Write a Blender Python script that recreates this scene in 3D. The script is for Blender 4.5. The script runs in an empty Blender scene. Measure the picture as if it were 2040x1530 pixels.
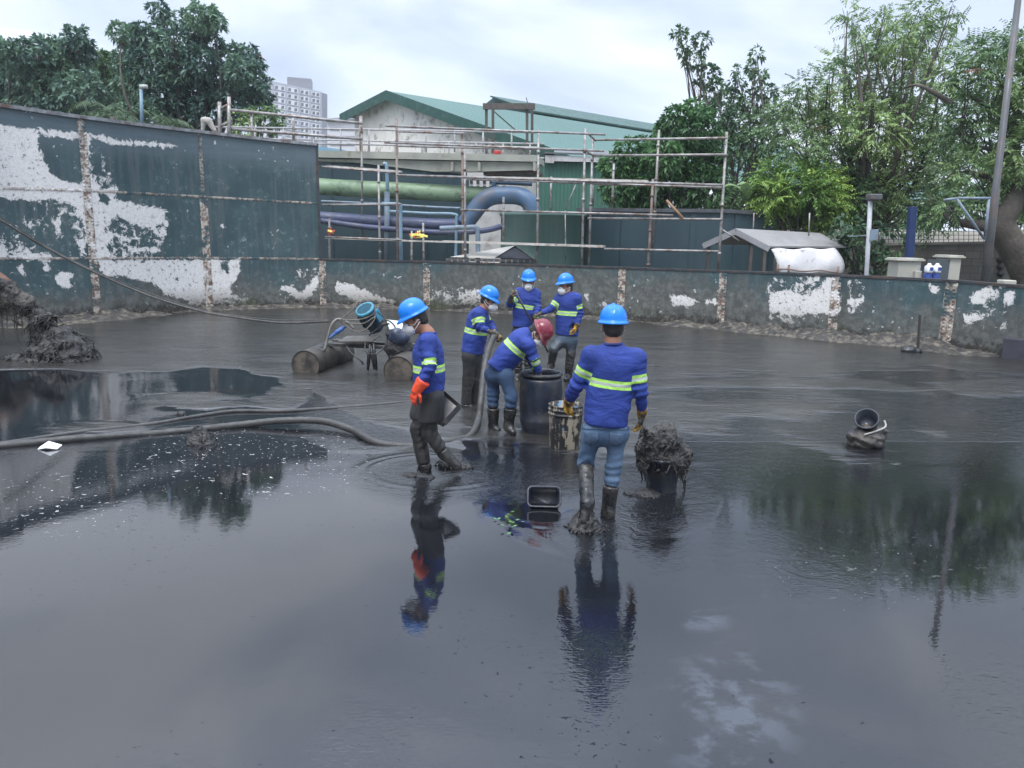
import bpy, math, random
import numpy as np
from mathutils import Vector, Matrix
R = math.radians
rng = np.random.default_rng(7)
random.seed(7)
sc = bpy.context.scene
COL = sc.collection

# ------------------------------------------------------------------ camera
F0 = 1530.0                                   # focal length in photo pixels (photo 2040 wide)
TH, RO = math.atan((765-469)/F0), 0.0165      # pitch down, slight roll
CAM = np.array([0, 0, 2.2])
_F = np.array([0, math.cos(TH), -math.sin(TH)]); _R0 = np.array([1., 0, 0]); _U0 = np.array([0, math.sin(TH), math.cos(TH)])
_R = math.cos(RO)*_R0+math.sin(RO)*_U0; _U = -math.sin(RO)*_R0+math.cos(RO)*_U0
cd = bpy.data.cameras.new("camera"); cam = bpy.data.objects.new("camera", cd); COL.objects.link(cam)
cd.sensor_width = 36; cd.lens = 36*F0/2040; cd.clip_end = 3000; cd.clip_start = 0.05
m = Matrix.Identity(4)
for i in range(3):
    m[i][0] = _R[i]; m[i][1] = _U[i]; m[i][2] = -_F[i]; m[i][3] = CAM[i]
cam.matrix_world = m
sc.camera = cam

# ------------------------------------------------------------------ light
SUN_EL, SUN_AZ = R(62), R(200)
w = bpy.data.worlds.new("World"); sc.world = w; w.use_nodes = True
nt = w.node_tree; nt.nodes.clear(); N = nt.nodes.new; L = nt.links.new
out = N("ShaderNodeOutputWorld"); bg = N("ShaderNodeBackground"); bg2 = N("ShaderNodeBackground"); mixs = N("ShaderNodeMixShader")
sky = N("ShaderNodeTexSky"); sky.sky_type = 'NISHITA'; sky.sun_disc = False; sky.sun_elevation = SUN_EL; sky.sun_rotation = SUN_AZ
L(sky.outputs[0], bg.inputs[0]); bg.inputs[1].default_value = 0.12
tc = N("ShaderNodeTexCoord"); mp = N("ShaderNodeMapping"); mp.inputs['Scale'].default_value = (1, 1, 2.6); mp.inputs['Location'].default_value = (3.1, 0.4, 0.2)
L(tc.outputs['Generated'], mp.inputs[0])
n1 = N("ShaderNodeTexNoise"); n1.inputs['Scale'].default_value = 2.1; n1.inputs['Detail'].default_value = 7; n1.inputs['Roughness'].default_value = .52; n1.inputs['Distortion'].default_value = .5
L(mp.outputs[0], n1.inputs[0])
cr = N("ShaderNodeValToRGB"); e = cr.color_ramp.elements
e[0].position = .36; e[0].color = (.39, .455, .585, 1); e[1].position = .62; e[1].color = (.83, .88, .97, 1)
k = cr.color_ramp.elements.new(.47); k.color = (.54, .615, .76, 1)
L(n1.outputs[0], cr.inputs[0])
sep = N("ShaderNodeSeparateXYZ"); L(tc.outputs['Generated'], sep.inputs[0])
mr = N("ShaderNodeMapRange"); mr.interpolation_type = 'SMOOTHSTEP'; mr.inputs[1].default_value = .40; mr.inputs[2].default_value = 1.0; mr.inputs[3].default_value = .90; mr.inputs[4].default_value = 3.3
L(sep.outputs[2], mr.inputs[0])
L(cr.outputs[0], bg2.inputs[0]); L(mr.outputs[0], bg2.inputs[1])
mixs.inputs[0].default_value = .9
L(bg.outputs[0], mixs.inputs[1]); L(bg2.outputs[0], mixs.inputs[2]); L(mixs.outputs[0], out.inputs[0])
sd = bpy.data.lights.new("sun", 'SUN'); sun = bpy.data.objects.new("sun", sd); COL.objects.link(sun)
sd.energy = 1.5; sd.angle = R(25); sd.color = (1, .96, .9)
_sv = Vector((math.sin(SUN_AZ)*math.cos(SUN_EL), math.cos(SUN_AZ)*math.cos(SUN_EL), math.sin(SUN_EL)))
sun.rotation_euler = _sv.to_track_quat('Z', 'Y').to_euler()
sc.view_settings.view_transform = 'Standard'; sc.view_settings.look = 'None'; sc.view_settings.gamma = 1; sc.view_settings.exposure = 0.74
sc.render.engine = 'CYCLES'; sc.cycles.max_bounces = 6; sc.cycles.use_denoising = True
try: sc.cycles.denoiser = 'OPENIMAGEDENOISE'
except Exception: pass

# ------------------------------------------------------------------ geometry of the view: a pixel of the photo -> a point in the place
def ray(u, v): return _F+(u-1020)/F0*_R-(v-765)/F0*_U
def at(u, v, Y):
    d = ray(u, v); return CAM+d*(Y/d[1])
def gnd(u, v, z=0.):
    d = ray(u, v); return CAM+d*((z-CAM[2])/d[2])
def onplane(u, v, P, n):
    d = ray(u, v); return CAM+d*(np.dot(np.asarray(P)-CAM, n)/np.dot(d, n))
def proj(P):
    v = np.asarray(P)-CAM; q = v@_F; q = np.where(q < .05, .05, q)
    return 1020+F0*(v@_R)/q, 765-F0*(v@_U)/q
def nrm(v): v = np.asarray(v, float); return v/(np.linalg.norm(v)+1e-12)

# ------------------------------------------------------------------ objects
WB = {}
def tag(o, label=None, cat=None, group=None, kind=None):
    if label: o['label'] = label
    if cat: o['category'] = cat
    if group: o['group'] = group
    if kind: o['kind'] = kind
    return o
def thing(name, label, cat, base, group=None):
    o = bpy.data.objects.new(name, None); COL.objects.link(o); o.empty_display_size = .1
    o.location = Vector(base); WB[o.name] = np.asarray(base, float)
    return tag(o, label, cat, group, 'thing')
def mk(name, V, Fc, mat, parent=None, smooth=False, attrs=None, mats=None, midx=None):
    V = np.asarray(V, float).reshape(-1, 3)
    me = bpy.data.meshes.new(name)
    if parent is not None: base = WB[parent.name]
    else: base = np.array([V[:, 0].mean(), V[:, 1].mean(), V[:, 2].min()])
    VV = V-base
    if isinstance(Fc, np.ndarray):
        nf, k = Fc.shape
        me.vertices.add(len(VV)); me.vertices.foreach_set('co', VV.astype(np.float32).ravel())
        me.loops.add(nf*k); me.loops.foreach_set('vertex_index', Fc.astype(np.int32).ravel())
        me.polygons.add(nf); me.polygons.foreach_set('loop_start', np.arange(0, nf*k, k, dtype=np.int32))
        me.update(calc_edges=True)
    else:
        me.from_pydata([tuple(v) for v in VV], [], [tuple(int(i) for i in f) for f in Fc]); me.update()
    for mm in (mats or [mat]): me.materials.append(mm)
    if midx is not None: me.polygons.foreach_set('material_index', np.asarray(midx, np.int32))
    if smooth: me.polygons.foreach_set('use_smooth', np.ones(len(me.polygons), bool))
    for an, av in (attrs or {}).items():
        a = me.attributes.new(an, 'FLOAT', 'POINT'); a.data.foreach_set('value', np.asarray(av, np.float32))
    o = bpy.data.objects.new(name, me); COL.objects.link(o)
    if parent is not None: o.parent = parent
    else: o.location = Vector(base)
    WB[o.name] = base
    return o
class MB:
    def __init__(s): s.v = []; s.f = []; s.n = 0
    def add(s, V, Fc):
        V = np.asarray(V, float)
        s.v.append(V); s.f += [tuple(i+s.n for i in f) for f in Fc]; s.n += len(V); return s
    def frame(s, c, sx, sy, sz, ax=(1, 0, 0), ay=(0, 1, 0), az=(0, 0, 1)):   # box with its own axes
        c = np.asarray(c, float); ax, ay, az = [np.asarray(a, float) for a in (ax, ay, az)]
        V = [c+ax*sx*i/2+ay*sy*j/2+az*sz*k/2 for k in (-1, 1) for j in (-1, 1) for i in (-1, 1)]
        return s.add(V, [(0, 2, 3, 1), (4, 5, 7, 6), (0, 1, 5, 4), (2, 6, 7, 3), (0, 4, 6, 2), (1, 3, 7, 5)])
    def beam(s, a, b, w, h, up=(0, 0, 1)):
        a = np.asarray(a, float); b = np.asarray(b, float); d = b-a; l = np.linalg.norm(d); d = d/l
        x = nrm(np.cross(d, up)); z = np.cross(x, d)
        return s.frame((a+b)/2, w, l, h, x, d, z)
    def tube(s, pts, r, seg=8, caps=True, flat=None):
        P = np.asarray(pts, float); n = len(P); r = np.broadcast_to(np.asarray(r, float), (n,))
        T = np.gradient(P, axis=0); T /= np.linalg.norm(T, axis=1)[:, None]+1e-12
        x = np.cross(T[0], (0, 0, 1.)); 
        if np.linalg.norm(x) < .05: x = np.cross(T[0], (1., 0, 0))
        x = nrm(x); V = []; a = np.linspace(0, 2*np.pi, seg, endpoint=False)
        for i in range(n):
            x = nrm(x-T[i]*np.dot(x, T[i])); y = np.cross(T[i], x)
            V.append(P[i]+r[i]*(np.cos(a)[:, None]*x+np.sin(a)[:, None]*y))
        Fc = [(i*seg+j, i*seg+(j+1) % seg, (i+1)*seg+(j+1) % seg, (i+1)*seg+j) for i in range(n-1) for j in range(seg)]
        if caps: Fc += [tuple(range(seg))[::-1], tuple((n-1)*seg+j for j in range(seg))]
        return s.add(np.concatenate(V), Fc)
    def lathe(s, prof, o, axis=(0, 0, 1), seg=32, sx=1., sy=1., xref=None, close=True):   # prof: (radius, height)
        o = np.asarray(o, float); z = nrm(axis); x = np.cross(z, (0, 1., 0)) if xref is None else np.asarray(xref, float)
        x = nrm(x-z*np.dot(x, z)); y = np.cross(z, x); a = np.linspace(0, 2*np.pi, seg, endpoint=False)
        V = [o+z*h+r*(sx*np.cos(a)[:, None]*x+sy*np.sin(a)[:, None]*y) for r, h in prof]; n = len(prof)
        Fc = [(i*seg+j, i*seg+(j+1) % seg, (i+1)*seg+(j+1) % seg, (i+1)*seg+j) for i in range(n-1) for j in range(seg)]
        if close:
            Fc += [tuple(range(seg))[::-1], tuple((n-1)*seg+j for j in range(seg))]
        return s.add(np.concatenate(V), Fc)
    def build(s, name, mat, parent=None, smooth=False, attrs=None):
        return mk(name, np.concatenate(s.v), s.f, mat, parent, smooth, attrs)
def spline(pts, n):
    P = np.asarray(pts, float); m_ = len(P); Q = np.vstack([2*P[0]-P[1], P, 2*P[-1]-P[-2]]); o = []
    for t in np.linspace(0, m_-1-1e-9, n):
        i = int(t); f = t-i; a, b, c, d = Q[i], Q[i+1], Q[i+2], Q[i+3]
        o.append(.5*(2*b+(c-a)*f+(2*a-5*b+4*c-d)*f*f+(3*b-a-3*c+d)*f**3))
    return np.array(o)
def bevel(o, wd=.01, seg=2):
    md = o.modifiers.new('bevel', 'BEVEL'); md.width = wd; md.segments = seg; md.limit_method = 'ANGLE'; return o

# ------------------------------------------------------------------ materials
class NT:
    def __init__(s, name):
        s.m = bpy.data.materials.new(name); s.m.use_nodes = True; s.t = s.m.node_tree
        s.b = s.t.nodes['Principled BSDF']; s.o = s.t.nodes['Material Output']
    def n(s, t): return s.t.nodes.new('ShaderNode'+t)
    def l(s, a, b): s.t.links.new(a, b)
    def put(s, sock, v):
        if hasattr(v, 'is_output'): s.l(v, sock)
        elif isinstance(v, (tuple, list)) and len(v) == 3 and sock.type == 'RGBA': sock.default_value = (*v, 1)
        else: sock.default_value = v
    def coord(s, scale=(1, 1, 1), kind='Object'):
        t = s.n('TexCoord'); mp = s.n('Mapping'); mp.inputs['Scale'].default_value = scale; s.l(t.outputs[kind], mp.inputs[0]); return mp.outputs[0]
    def noise(s, co, scale, det=4, rough=.55, dist=0.):
        n = s.n('TexNoise'); s.l(co, n.inputs[0]); n.inputs['Scale'].default_value = scale; n.inputs['Detail'].default_value = det
        n.inputs['Roughness'].default_value = rough; n.inputs['Distortion'].default_value = dist; return n.outputs[0]
    def rng(s, v, a, b, c=0., d=1., smooth=True):
        n = s.n('MapRange'); n.interpolation_type = 'SMOOTHSTEP' if smooth else 'LINEAR'
        s.l(v, n.inputs[0]); n.inputs[1].default_value = a; n.inputs[2].default_value = b; n.inputs[3].default_value = c; n.inputs[4].default_value = d; return n.outputs[0]
    def mix(s, f, a, b):
        n = s.n('Mix'); n.data_type = 'RGBA'; s.put(n.inputs[0], f); s.put(n.inputs[6], a); s.put(n.inputs[7], b); return n.outputs[2]
    def math(s, op, a, b=0., c=None):
        n = s.n('Math'); n.operation = op; s.put(n.inputs[0], a); s.put(n.inputs[1], b)
        if c is not None: s.put(n.inputs[2], c)
        return n.outputs[0]
    def attr(s, name): n = s.n('Attribute'); n.attribute_name = name; return n.outputs['Fac']
    def bump(s, h, st=.3, dist=.02):
        n = s.n('Bump'); s.put(n.inputs['Strength'], st); n.inputs['Distance'].default_value = dist; s.l(h, n.inputs['Height'])
        s.l(n.outputs[0], s.b.inputs['Normal']); return n
    def fin(s, col=None, rough=None, metal=None, spec=None):
        if col is not None: s.put(s.b.inputs['Base Color'], col)
        if rough is not None: s.put(s.b.inputs['Roughness'], rough)
        if metal is not None: s.put(s.b.inputs['Metallic'], metal)
        if spec is not None: s.put(s.b.inputs['Specular IOR Level'], spec)
        return s.m
MC = {}
def pm(name, c1, c2=None, scale=6., rough=.6, bump=.15, bscale=40., dirt=None, dscale=2.5, damt=.5, metal=0., dist=.01, stretch=(1, 1, 1)):
    """two-tone weathered surface: c1/c2 by noise, patches of dirt, fine bump"""
    if name in MC: return MC[name]
    s = NT(name); co = s.coord(stretch)
    c = s.mix(s.rng(s.noise(co, scale, 5), .3, .7), c1, c2 or tuple(x*.75 for x in c1))
    if dirt: c = s.mix(s.rng(s.noise(co, dscale, 8, .65), 1-damt-.12, 1-damt+.12), c, dirt)
    s.bump(s.noise(co, bscale, 3), bump, dist)
    rr = s.rng(s.noise(co, scale*1.7, 3), .3, .7, max(.03, rough-.12), min(1, rough+.12))
    MC[name] = s.fin(c, rr, metal); return MC[name]

# ------------------------------------------------------------------ implicit surfaces (numpy) -> smooth closed meshes
def vnoise(P, f, seed=0, oct=3):
    """smooth pseudo noise in [-1,1] from rotated sines"""
    g = np.random.default_rng(seed); o = np.zeros(len(P)); a = 1.; tot = 0
    for k in range(oct):
        acc = np.zeros(len(P))
        W = P*f
        for j in range(5):
            d = nrm(g.normal(size=3)); d2 = nrm(g.normal(size=3)); ph = g.uniform(0, 6.28, 2)
            acc += np.sin(W@d*2.1+ph[0]+1.6*np.sin(W@d2*1.3+ph[1]))
        o += a*acc/3.2; tot += a; a *= .5; f *= 2.03
    return o/tot
class SDF:
    def __init__(s, lo, hi, res):
        s.lo = np.asarray(lo, float)-3*res; s.res = res; s.n = np.ceil((np.asarray(hi, float)+3*res-s.lo)/res).astype(int)+1
        s.d = np.full(tuple(s.n), 9., np.float64); s.ax = [s.lo[i]+np.arange(s.n[i])*res for i in range(3)]
    def box(s, lo, hi):
        i0 = np.clip(np.floor((np.asarray(lo)-s.lo)/s.res).astype(int), 0, s.n-1); i1 = np.clip(np.ceil((np.asarray(hi)-s.lo)/s.res).astype(int)+1, 1, s.n)
        sl = tuple(slice(a, max(b, a+1)) for a, b in zip(i0, i1))
        G = np.stack(np.meshgrid(*[s.ax[i][sl[i]] for i in range(3)], indexing='ij'), -1); return sl, G
    def _un(s, sl, d, k):
        a = s.d[sl]
        if k > 0:
            h = np.clip(.5+.5*(a-d)/k, 0, 1); s.d[sl] = a*(1-h)+d*h-k*h*(1-h)
        else: s.d[sl] = np.minimum(a, d)
    def cone(s, a, b, ra, rb, k=.03, flat=None):
        a = np.asarray(a, float); b = np.asarray(b, float); m_ = max(ra, rb)*(1.1)+k+3*s.res
        if flat and flat[1] < 1: m_ /= flat[1]
        sl, G = s.box(np.minimum(a, b)-m_, np.maximum(a, b)+m_); v = G-a; ba = b-a
        if flat:
            n = nrm(flat[0]); v = v+n*((v@n)*(flat[1]-1))[..., None]; ba = ba+n*(ba@n)*(flat[1]-1)
        h = np.clip((v@ba)/(ba@ba+1e-12), 0, 1)
        d = np.linalg.norm(v-h[..., None]*ba, axis=-1)-(ra+(rb-ra)*h); s._un(sl, d, k); return s
    def ell(s, c, r, axes=None, k=.02):
        c = np.asarray(c, float); r = np.asarray(r, float); m_ = r.max()*1.15+k+3*s.res; sl, G = s.box(c-m_, c+m_); v = G-c
        if axes is not None: v = v@np.asarray(axes, float).T
        q = np.linalg.norm(v/r, axis=-1); g = np.linalg.norm(v/(r*r), axis=-1)+1e-9
        s._un(sl, q*(q-1)/g, k); return s
    def cut(s, p, n):                     # keep the side n points away from
        sl, G = s.box(s.lo-1, s.lo+s.n*s.res+1); s.d = np.maximum(s.d, (G-np.asarray(p))@nrm(n)); return s
    def cutball(s, c, r):
        sl, G = s.box(s.lo-1, s.lo+s.n*s.res+1); s.d = np.maximum(s.d, r-np.linalg.norm(G-np.asarray(c), axis=-1)); return s
    def rough(s, fn):
        near = np.abs(s.d) < .12; idx = np.nonzero(near)
        P = np.stack([s.ax[i][idx[i]] for i in range(3)], -1); s.d[idx] += fn(P); return s
    def mesh(s, smooth=2):
        d = s.d; ins = d < 0; nx, ny, nz = d.shape
        c = [ins[i:nx-1+i, j:ny-1+j, k:nz-1+k] for i in (0, 1) for j in (0, 1) for k in (0, 1)]
        cnt = sum(x.astype(np.int8) for x in c); act = (cnt > 0) & (cnt < 8)
        idx = -np.ones(act.shape, np.int64); I = np.argwhere(act); idx[act] = np.arange(len(I))
        acc = np.zeros((len(I), 3)); num = np.zeros(len(I)); cor = [(i, j, k) for i in (0, 1) for j in (0, 1) for k in (0, 1)]
        D = {o: d[I[:, 0]+o[0], I[:, 1]+o[1], I[:, 2]+o[2]] for o in cor}
        for o in cor:
            for a in range(3):
                if o[a] == 0:
                    q = list(o); q[a] = 1; q = tuple(q); d0, d1 = D[o], D[q]; x = (d0 < 0) != (d1 < 0)
                    t = np.where(x, d0/np.where(x, d0-d1, 1), 0); p = np.tile(np.array(o, float), (len(I), 1)); p[:, a] += t
                    acc += p*x[:, None]; num += x
        V = s.lo+(I+acc/num[:, None])*s.res; Fs = []
        for a in range(3):
            b, e_ = (a+1) % 3, (a+2) % 3
            s0 = [slice(None)]*3; s1 = [slice(None)]*3; s0[a] = slice(0, -1); s1[a] = slice(1, None)
            x0 = ins[tuple(s0)]; x1 = ins[tuple(s1)]; E = np.argwhere(x0 != x1)
            E = E[(E[:, b] > 0) & (E[:, e_] > 0) & (E[:, b] < d.shape[b]-1) & (E[:, e_] < d.shape[e_]-1)]
            if len(E) == 0: continue
            def ix(db, de):
                q = E.copy(); q[:, b] += db; q[:, e_] += de; return idx[q[:, 0], q[:, 1], q[:, 2]]
            Q = np.stack([ix(-1, -1), ix(0, -1), ix(0, 0), ix(-1, 0)], 1); fl = ~x0[E[:, 0], E[:, 1], E[:, 2]]
            Q[fl] = Q[fl][:, ::-1]; Fs.append(Q)
        Fq = np.concatenate(Fs)
        for _ in range(smooth):
            A = np.zeros_like(V); n_ = np.zeros(len(V))
            for i in range(4):
                p, q = Fq[:, i], Fq[:, (i+1) % 4]; np.add.at(A, p, V[q]); np.add.at(n_, p, 1); np.add.at(A, q, V[p]); np.add.at(n_, q, 1)
            V = .5*V+.5*A/np.maximum(n_, 1)[:, None]
        return V, Fq
# ------------------------------------------------------------------ 2D helpers for worn-paint outlines
def polyd(P, poly):
    """signed distance to a polygon, positive inside"""
    P = np.asarray(P, float); Q = np.asarray(poly, float); n = len(Q); d = np.full(len(P), 1e9); ins = np.zeros(len(P), bool)
    for i in range(n):
        a, b = Q[i], Q[(i+1) % n]; e_ = b-a; v = P-a; h = np.clip((v@e_)/(e_@e_+1e-9), 0, 1)
        d = np.minimum(d, np.linalg.norm(v-h[:, None]*e_, axis=1))
        c = ((a[1] > P[:, 1]) != (b[1] > P[:, 1])); x = a[0]+(P[:, 1]-a[1])*(e_[0]/(e_[1] if abs(e_[1]) > 1e-9 else 1e-9)); ins ^= c & (P[:, 0] < x)
    return np.where(ins, d, -d)

# ------------------------------------------------------------------ tank wall plan (measured where the photo shows it, closed to a ring behind)
KX = [-90, 0, 185, 412, 638, 850, 1055, 1240, 1440, 1680, 1900, 2040]
KY = [16.2, 17.3, 18.9, 21.5, 22.8, 22.6, 21.8, 20.6, 19.2, 17.3, 15.8, 14.7]
KL = [519, 518, 517, 516, 518, 523, 529, 535, 542, 551, 562, 573]       # top of the low wall in the photo
KS = [370, 375, 380, 392, 405]                                          # seam half way up the tall wall
KT = [194, 208, 236, 265, 290]                                          # top of the tall wall
plan = []; zl = []
for x, Y, l in zip(KX, KY, KL):
    p = at(x, l, Y); plan.append(p[:2]); zl.append(p[2])
zs = [at(KX[i], KS[i], KY[i])[2] for i in range(5)]; zt = [at(KX[i], KT[i], KY[i])[2] for i in range(5)]
CEN = np.array([-3.9, 7.0])
pre = [np.array(q) for q in [(-15.5, 12.5), (-16.9, 8.5), (-16.6, 3.5), (-14.2, -2.5), (-10, -6.6), (-4, -8.4)]][::-1]
post = [np.array(q) for q in [(11.3, 11.5), (11.7, 7), (10.6, 1.5), (7.4, -4), (2, -7.8), (-4, -8.4)]]
PL = np.array(pre+plan+post); NP_ = len(pre)
ZL = np.array([zl[0]]*NP_+zl+[zl[-1]]*len(post))
ZS = np.array([zs[0]]*NP_+zs); ZT = np.array([zt[0]]*NP_+zt)
def P_at(t): return spl3(PL, t)
def spl3(A, t):
    A = np.asarray(A, float); one = A.ndim == 1; A = A.reshape(len(A), -1); Q = np.vstack([2*A[0]-A[1], A, 2*A[-1]-A[-2]])
    t = np.atleast_1d(np.clip(t, 0, len(A)-1-1e-9)); i = t.astype(int); f = (t-i)[:, None]; a, b, c, d = Q[i], Q[i+1], Q[i+2], Q[i+3]
    o = .5*(2*b+(c-a)*f+(2*a-5*b+4*c-d)*f*f+(3*b-a-3*c+d)*f**3); return o[:, 0] if one else o
def tpx(x): return NP_+np.interp(x, KX, range(len(KX)))                 # plan parameter of a photo column
def wn(t):                                                              # inward normal
    a, b = P_at(np.asarray(t)-.01), P_at(np.asarray(t)+.01); d = b-a; n = np.stack([d[:, 1], -d[:, 0]], 1); n /= np.linalg.norm(n, axis=1)[:, None]
    return n
WHITE = [
 [(-90, 235), (0, 248), (75, 263), (80, 300), (95, 335), (118, 355), (150, 362), (169, 352), (168, 268), (178, 268), (183, 340), (203, 374), (238, 372), (228, 395), (262, 402), (325, 418), (330, 440), (300, 458), (232, 432), (212, 440), (210, 480), (222, 520), (183, 520), (165, 440), (150, 408), (100, 395), (60, 402), (-90, 384)],
 [(75, 260), (170, 268), (260, 279), (352, 290), (352, 294), (172, 280), (78, 270)],
 [(195, 517), (415, 519), (482, 519), (478, 545), (458, 570), (462, 592), (430, 602), (330, 590), (300, 568), (255, 553), (205, 545)],
 [(112, 545), (135, 540), (150, 548), (140, 558), (138, 574), (120, 573), (112, 560)], [(38, 532), (52, 530), (50, 540), (54, 550), (44, 550)], [(90, 530), (99, 526), (100, 540), (92, 540)],
 [(-40, 480), (6, 484), (18, 505), (8, 520), (-60, 522)], [(18, 512), (60, 503), (110, 515), (100, 522), (15, 520)], [(108, 440), (118, 430), (122, 465), (112, 468)], [(158, 480), (172, 478), (170, 510), (158, 515)],
 [(195, 460), (240, 462), (215, 490), (200, 500)], [(250, 492), (310, 490), (315, 500), (260, 500)], [(440, 450), (444, 448), (446, 452)],
 [(558, 575), (575, 570), (600, 579), (620, 560), (624, 545), (634, 548), (631, 575), (615, 592), (590, 594), (570, 585)],
 [(668, 560), (690, 567), (720, 575), (745, 590), (790, 597), (802, 606), (735, 608), (715, 612), (690, 592), (670, 580)],
 [(1335, 592), (1365, 590), (1390, 600), (1375, 612), (1340, 606)], [(1405, 596), (1428, 592), (1428, 606), (1408, 608)], [(1160, 588), (1172, 586), (1175, 600)], [(1195, 598), (1206, 596), (1206, 604)],
 [(1543, 580), (1570, 574), (1602, 590), (1642, 566), (1650, 550), (1668, 556), (1668, 628), (1600, 624), (1538, 628)],
 [(1680, 606), (1692, 590), (1700, 598), (1684, 612)], [(1853, 566), (1872, 573), (1868, 584), (1857, 582)],
 [(1938, 585), (1965, 572), (1988, 580), (1984, 590), (1968, 594), (1962, 612), (1940, 608)], [(2008, 577), (2022, 580), (2020, 610), (1996, 610)], [(1922, 628), (1950, 625), (1948, 642), (1922, 642)], [(1700, 560), (1715, 558), (1712, 566)],
 [(915, 590), (928, 586), (930, 594)], [(880, 585), (892, 590), (884, 596)]]
MARBLE = [[(-90, 384), (60, 402), (165, 400), (180, 515), (60, 512), (-90, 490)], [(212, 400), (335, 415), (330, 470), (300, 515), (212, 515)], [(180, 300), (225, 320), (230, 375), (180, 375)], [(540, 545), (640, 530), (640, 600), (540, 600)], [(1530, 555), (1670, 550), (1670, 640), (1530, 640)], [(1690, 560), (1720, 560), (1720, 620), (1690, 620)], [(1910, 570), (2000, 570), (2000, 650), (1910, 650)], [(380, 520), (490, 520), (490, 610), (380, 610)], [(860, 575), (960, 580), (960, 610), (860, 605)]]
GREENHOLE = [[(195, 388), (210, 384), (222, 392), (216, 406), (198, 404)], [(438, 520), (458, 520), (455, 542), (440, 540)], [(345, 555), (352, 553), (352, 560)]]
def wall_attrs(V):
    u, v = proj(V); P = np.stack([u, v], 1); ok = (V[:, 1] > 4) & (u > -95) & (u < 2120); f = np.full(len(V), -30.)
    q = P[ok].copy(); sd_ = np.full(len(q), -30.)
    wob = np.stack([vnoise(V[ok], 2.2, 3, 3), vnoise(V[ok], 2.2, 4, 3)], 1)*6
    for w_ in WHITE: sd_ = np.maximum(sd_, polyd(q+wob, w_))
    for w_ in MARBLE: sd_ = np.maximum(sd_, np.minimum(polyd(q+wob, w_), (-1.4 if w_[0][0] < 600 else -3.2)+vnoise(V[ok], 1.1, 15, 2)*6))
    for w_ in GREENHOLE: sd_ = np.minimum(sd_, -polyd(q+wob*.6, w_))
    f[ok] = sd_; f[~ok] = -12+vnoise(V[~ok], .9, 9, 3)*16
    return np.clip(f, -30, 30)/10
def wall_mat():
    s = NT('peeling_paint'); geo = s.n('NewGeometry'); sep_ = s.n('SeparateXYZ'); s.l(geo.outputs['Position'], sep_.inputs[0]); z = sep_.outputs[2]; co = geo.outputs['Position']
    peel = s.attr('peel'); top = s.attr('topness'); sm = s.attr('strip')
    nf = s.noise(co, 7, 9, .7, .3); nb = s.noise(co, 1.3, 6, .6); st = s.n('Mapping'); st.inputs['Scale'].default_value = (4, 4, .35); s.l(co, st.inputs[0]); streak = s.noise(st.outputs[0], 1.6, 5, .6)
    hz = s.n('Mapping'); hz.inputs['Scale'].default_value = (.5, .5, 7); s.l(co, hz.inputs[0]); hstreak = s.noise(hz.outputs[0], 1.6, 5, .65)
    c = s.mix(s.rng(nb, .35, .65), (.026, .058, .067), (.044, .086, .092))
    c = s.mix(s.rng(streak, .45, .72, 0, .8), c, (.085, .105, .108))
    c = s.mix(s.math('MULTIPLY', s.rng(nf, .52, .72), s.rng(nb, .4, .62, .1, .75)), c, (.20, .245, .25))          # scuffed, chalky
    c = s.mix(s.math('MULTIPLY', top, s.rng(hstreak, .25, .7, .45, 1)), c, (.095, .13, .15))                      # faded upper strake
    # grime low down
    gz = s.rng(s.math('ADD', z, s.math('ADD', s.math('MULTIPLY', s.math('SUBTRACT', nb, .5), 1.9), s.math('MULTIPLY', s.attr('grime'), -1.6))), .35, 1.15, 1, 0)
    c = s.mix(s.math('MULTIPLY', gz, .8), c, s.mix(s.rng(nf, .4, .62), (.085, .08, .068), (.15, .15, .135)))
    # bare / white patches
    v = s.math('ADD', peel, s.math('MULTIPLY', s.math('SUBTRACT', s.noise(co, 5, 12, .78, .5), .5), 4.2))
    nw = s.noise(co, 22, 5, .6); wc = s.mix(s.rng(nw, .3, .6), (.60, .575, .54), (.74, .725, .70))
    wc = s.mix(s.rng(s.noise(co, 4.5, 7, .7), .58, .75), wc, (.36, .31, .25))
    chip = s.rng(s.noise(co, 11, 6, .72), .58, .615); wc = s.mix(s.math('MULTIPLY', chip, .85), wc, (.09, .09, .09))
    wc = s.mix(s.math('MULTIPLY', s.rng(z, .15, .75, 1, 0), .65), wc, (.17, .15, .115))
    c = s.mix(s.rng(v, -.06, .06), c, wc)
    # small flakes anywhere
    fl = s.math('MULTIPLY', s.rng(s.noise(co, 9, 2, .5), .69, .71), s.rng(nb, .45, .6)); c = s.mix(fl, c, (.5, .5, .5))
    # black/brown crust at the waterline
    cz = s.rng(s.math('ADD', z, s.math('MULTIPLY', s.math('SUBTRACT', nf, .5), .7)), .10, .34, 1, 0)
    c = s.mix(cz, c, s.mix(s.rng(s.noise(co, 14, 6, .7), .5, .66), (.028, .026, .024), (.16, .14, .10)))
    mo = s.math('MULTIPLY', s.rng(s.noise(co, .55, 3), .56, .64), s.rng(z, .1, .5, 1, 0)); c = s.mix(s.math('MULTIPLY', mo, .5), c, (.06, .075, .025))
    # rusty cover strips
    rs = s.mix(s.rng(s.noise(co, 10, 5, .7), .4, .6), (.52, .47, .40), (.14, .085, .06)); c = s.mix(s.math('MULTIPLY', sm, s.rng(s.noise(co, 3.5, 5, .65), .40, .52)), c, rs)
    b1 = s.math('ADD', s.math('MULTIPLY', s.rng(v, -.08, .08), -.6), s.math('MULTIPLY', nf, .5))
    s.bump(b1, .5, .015); return s.fin(c, s.rng(nb, .3, .7, .45, .7))
WM = wall_mat()
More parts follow.
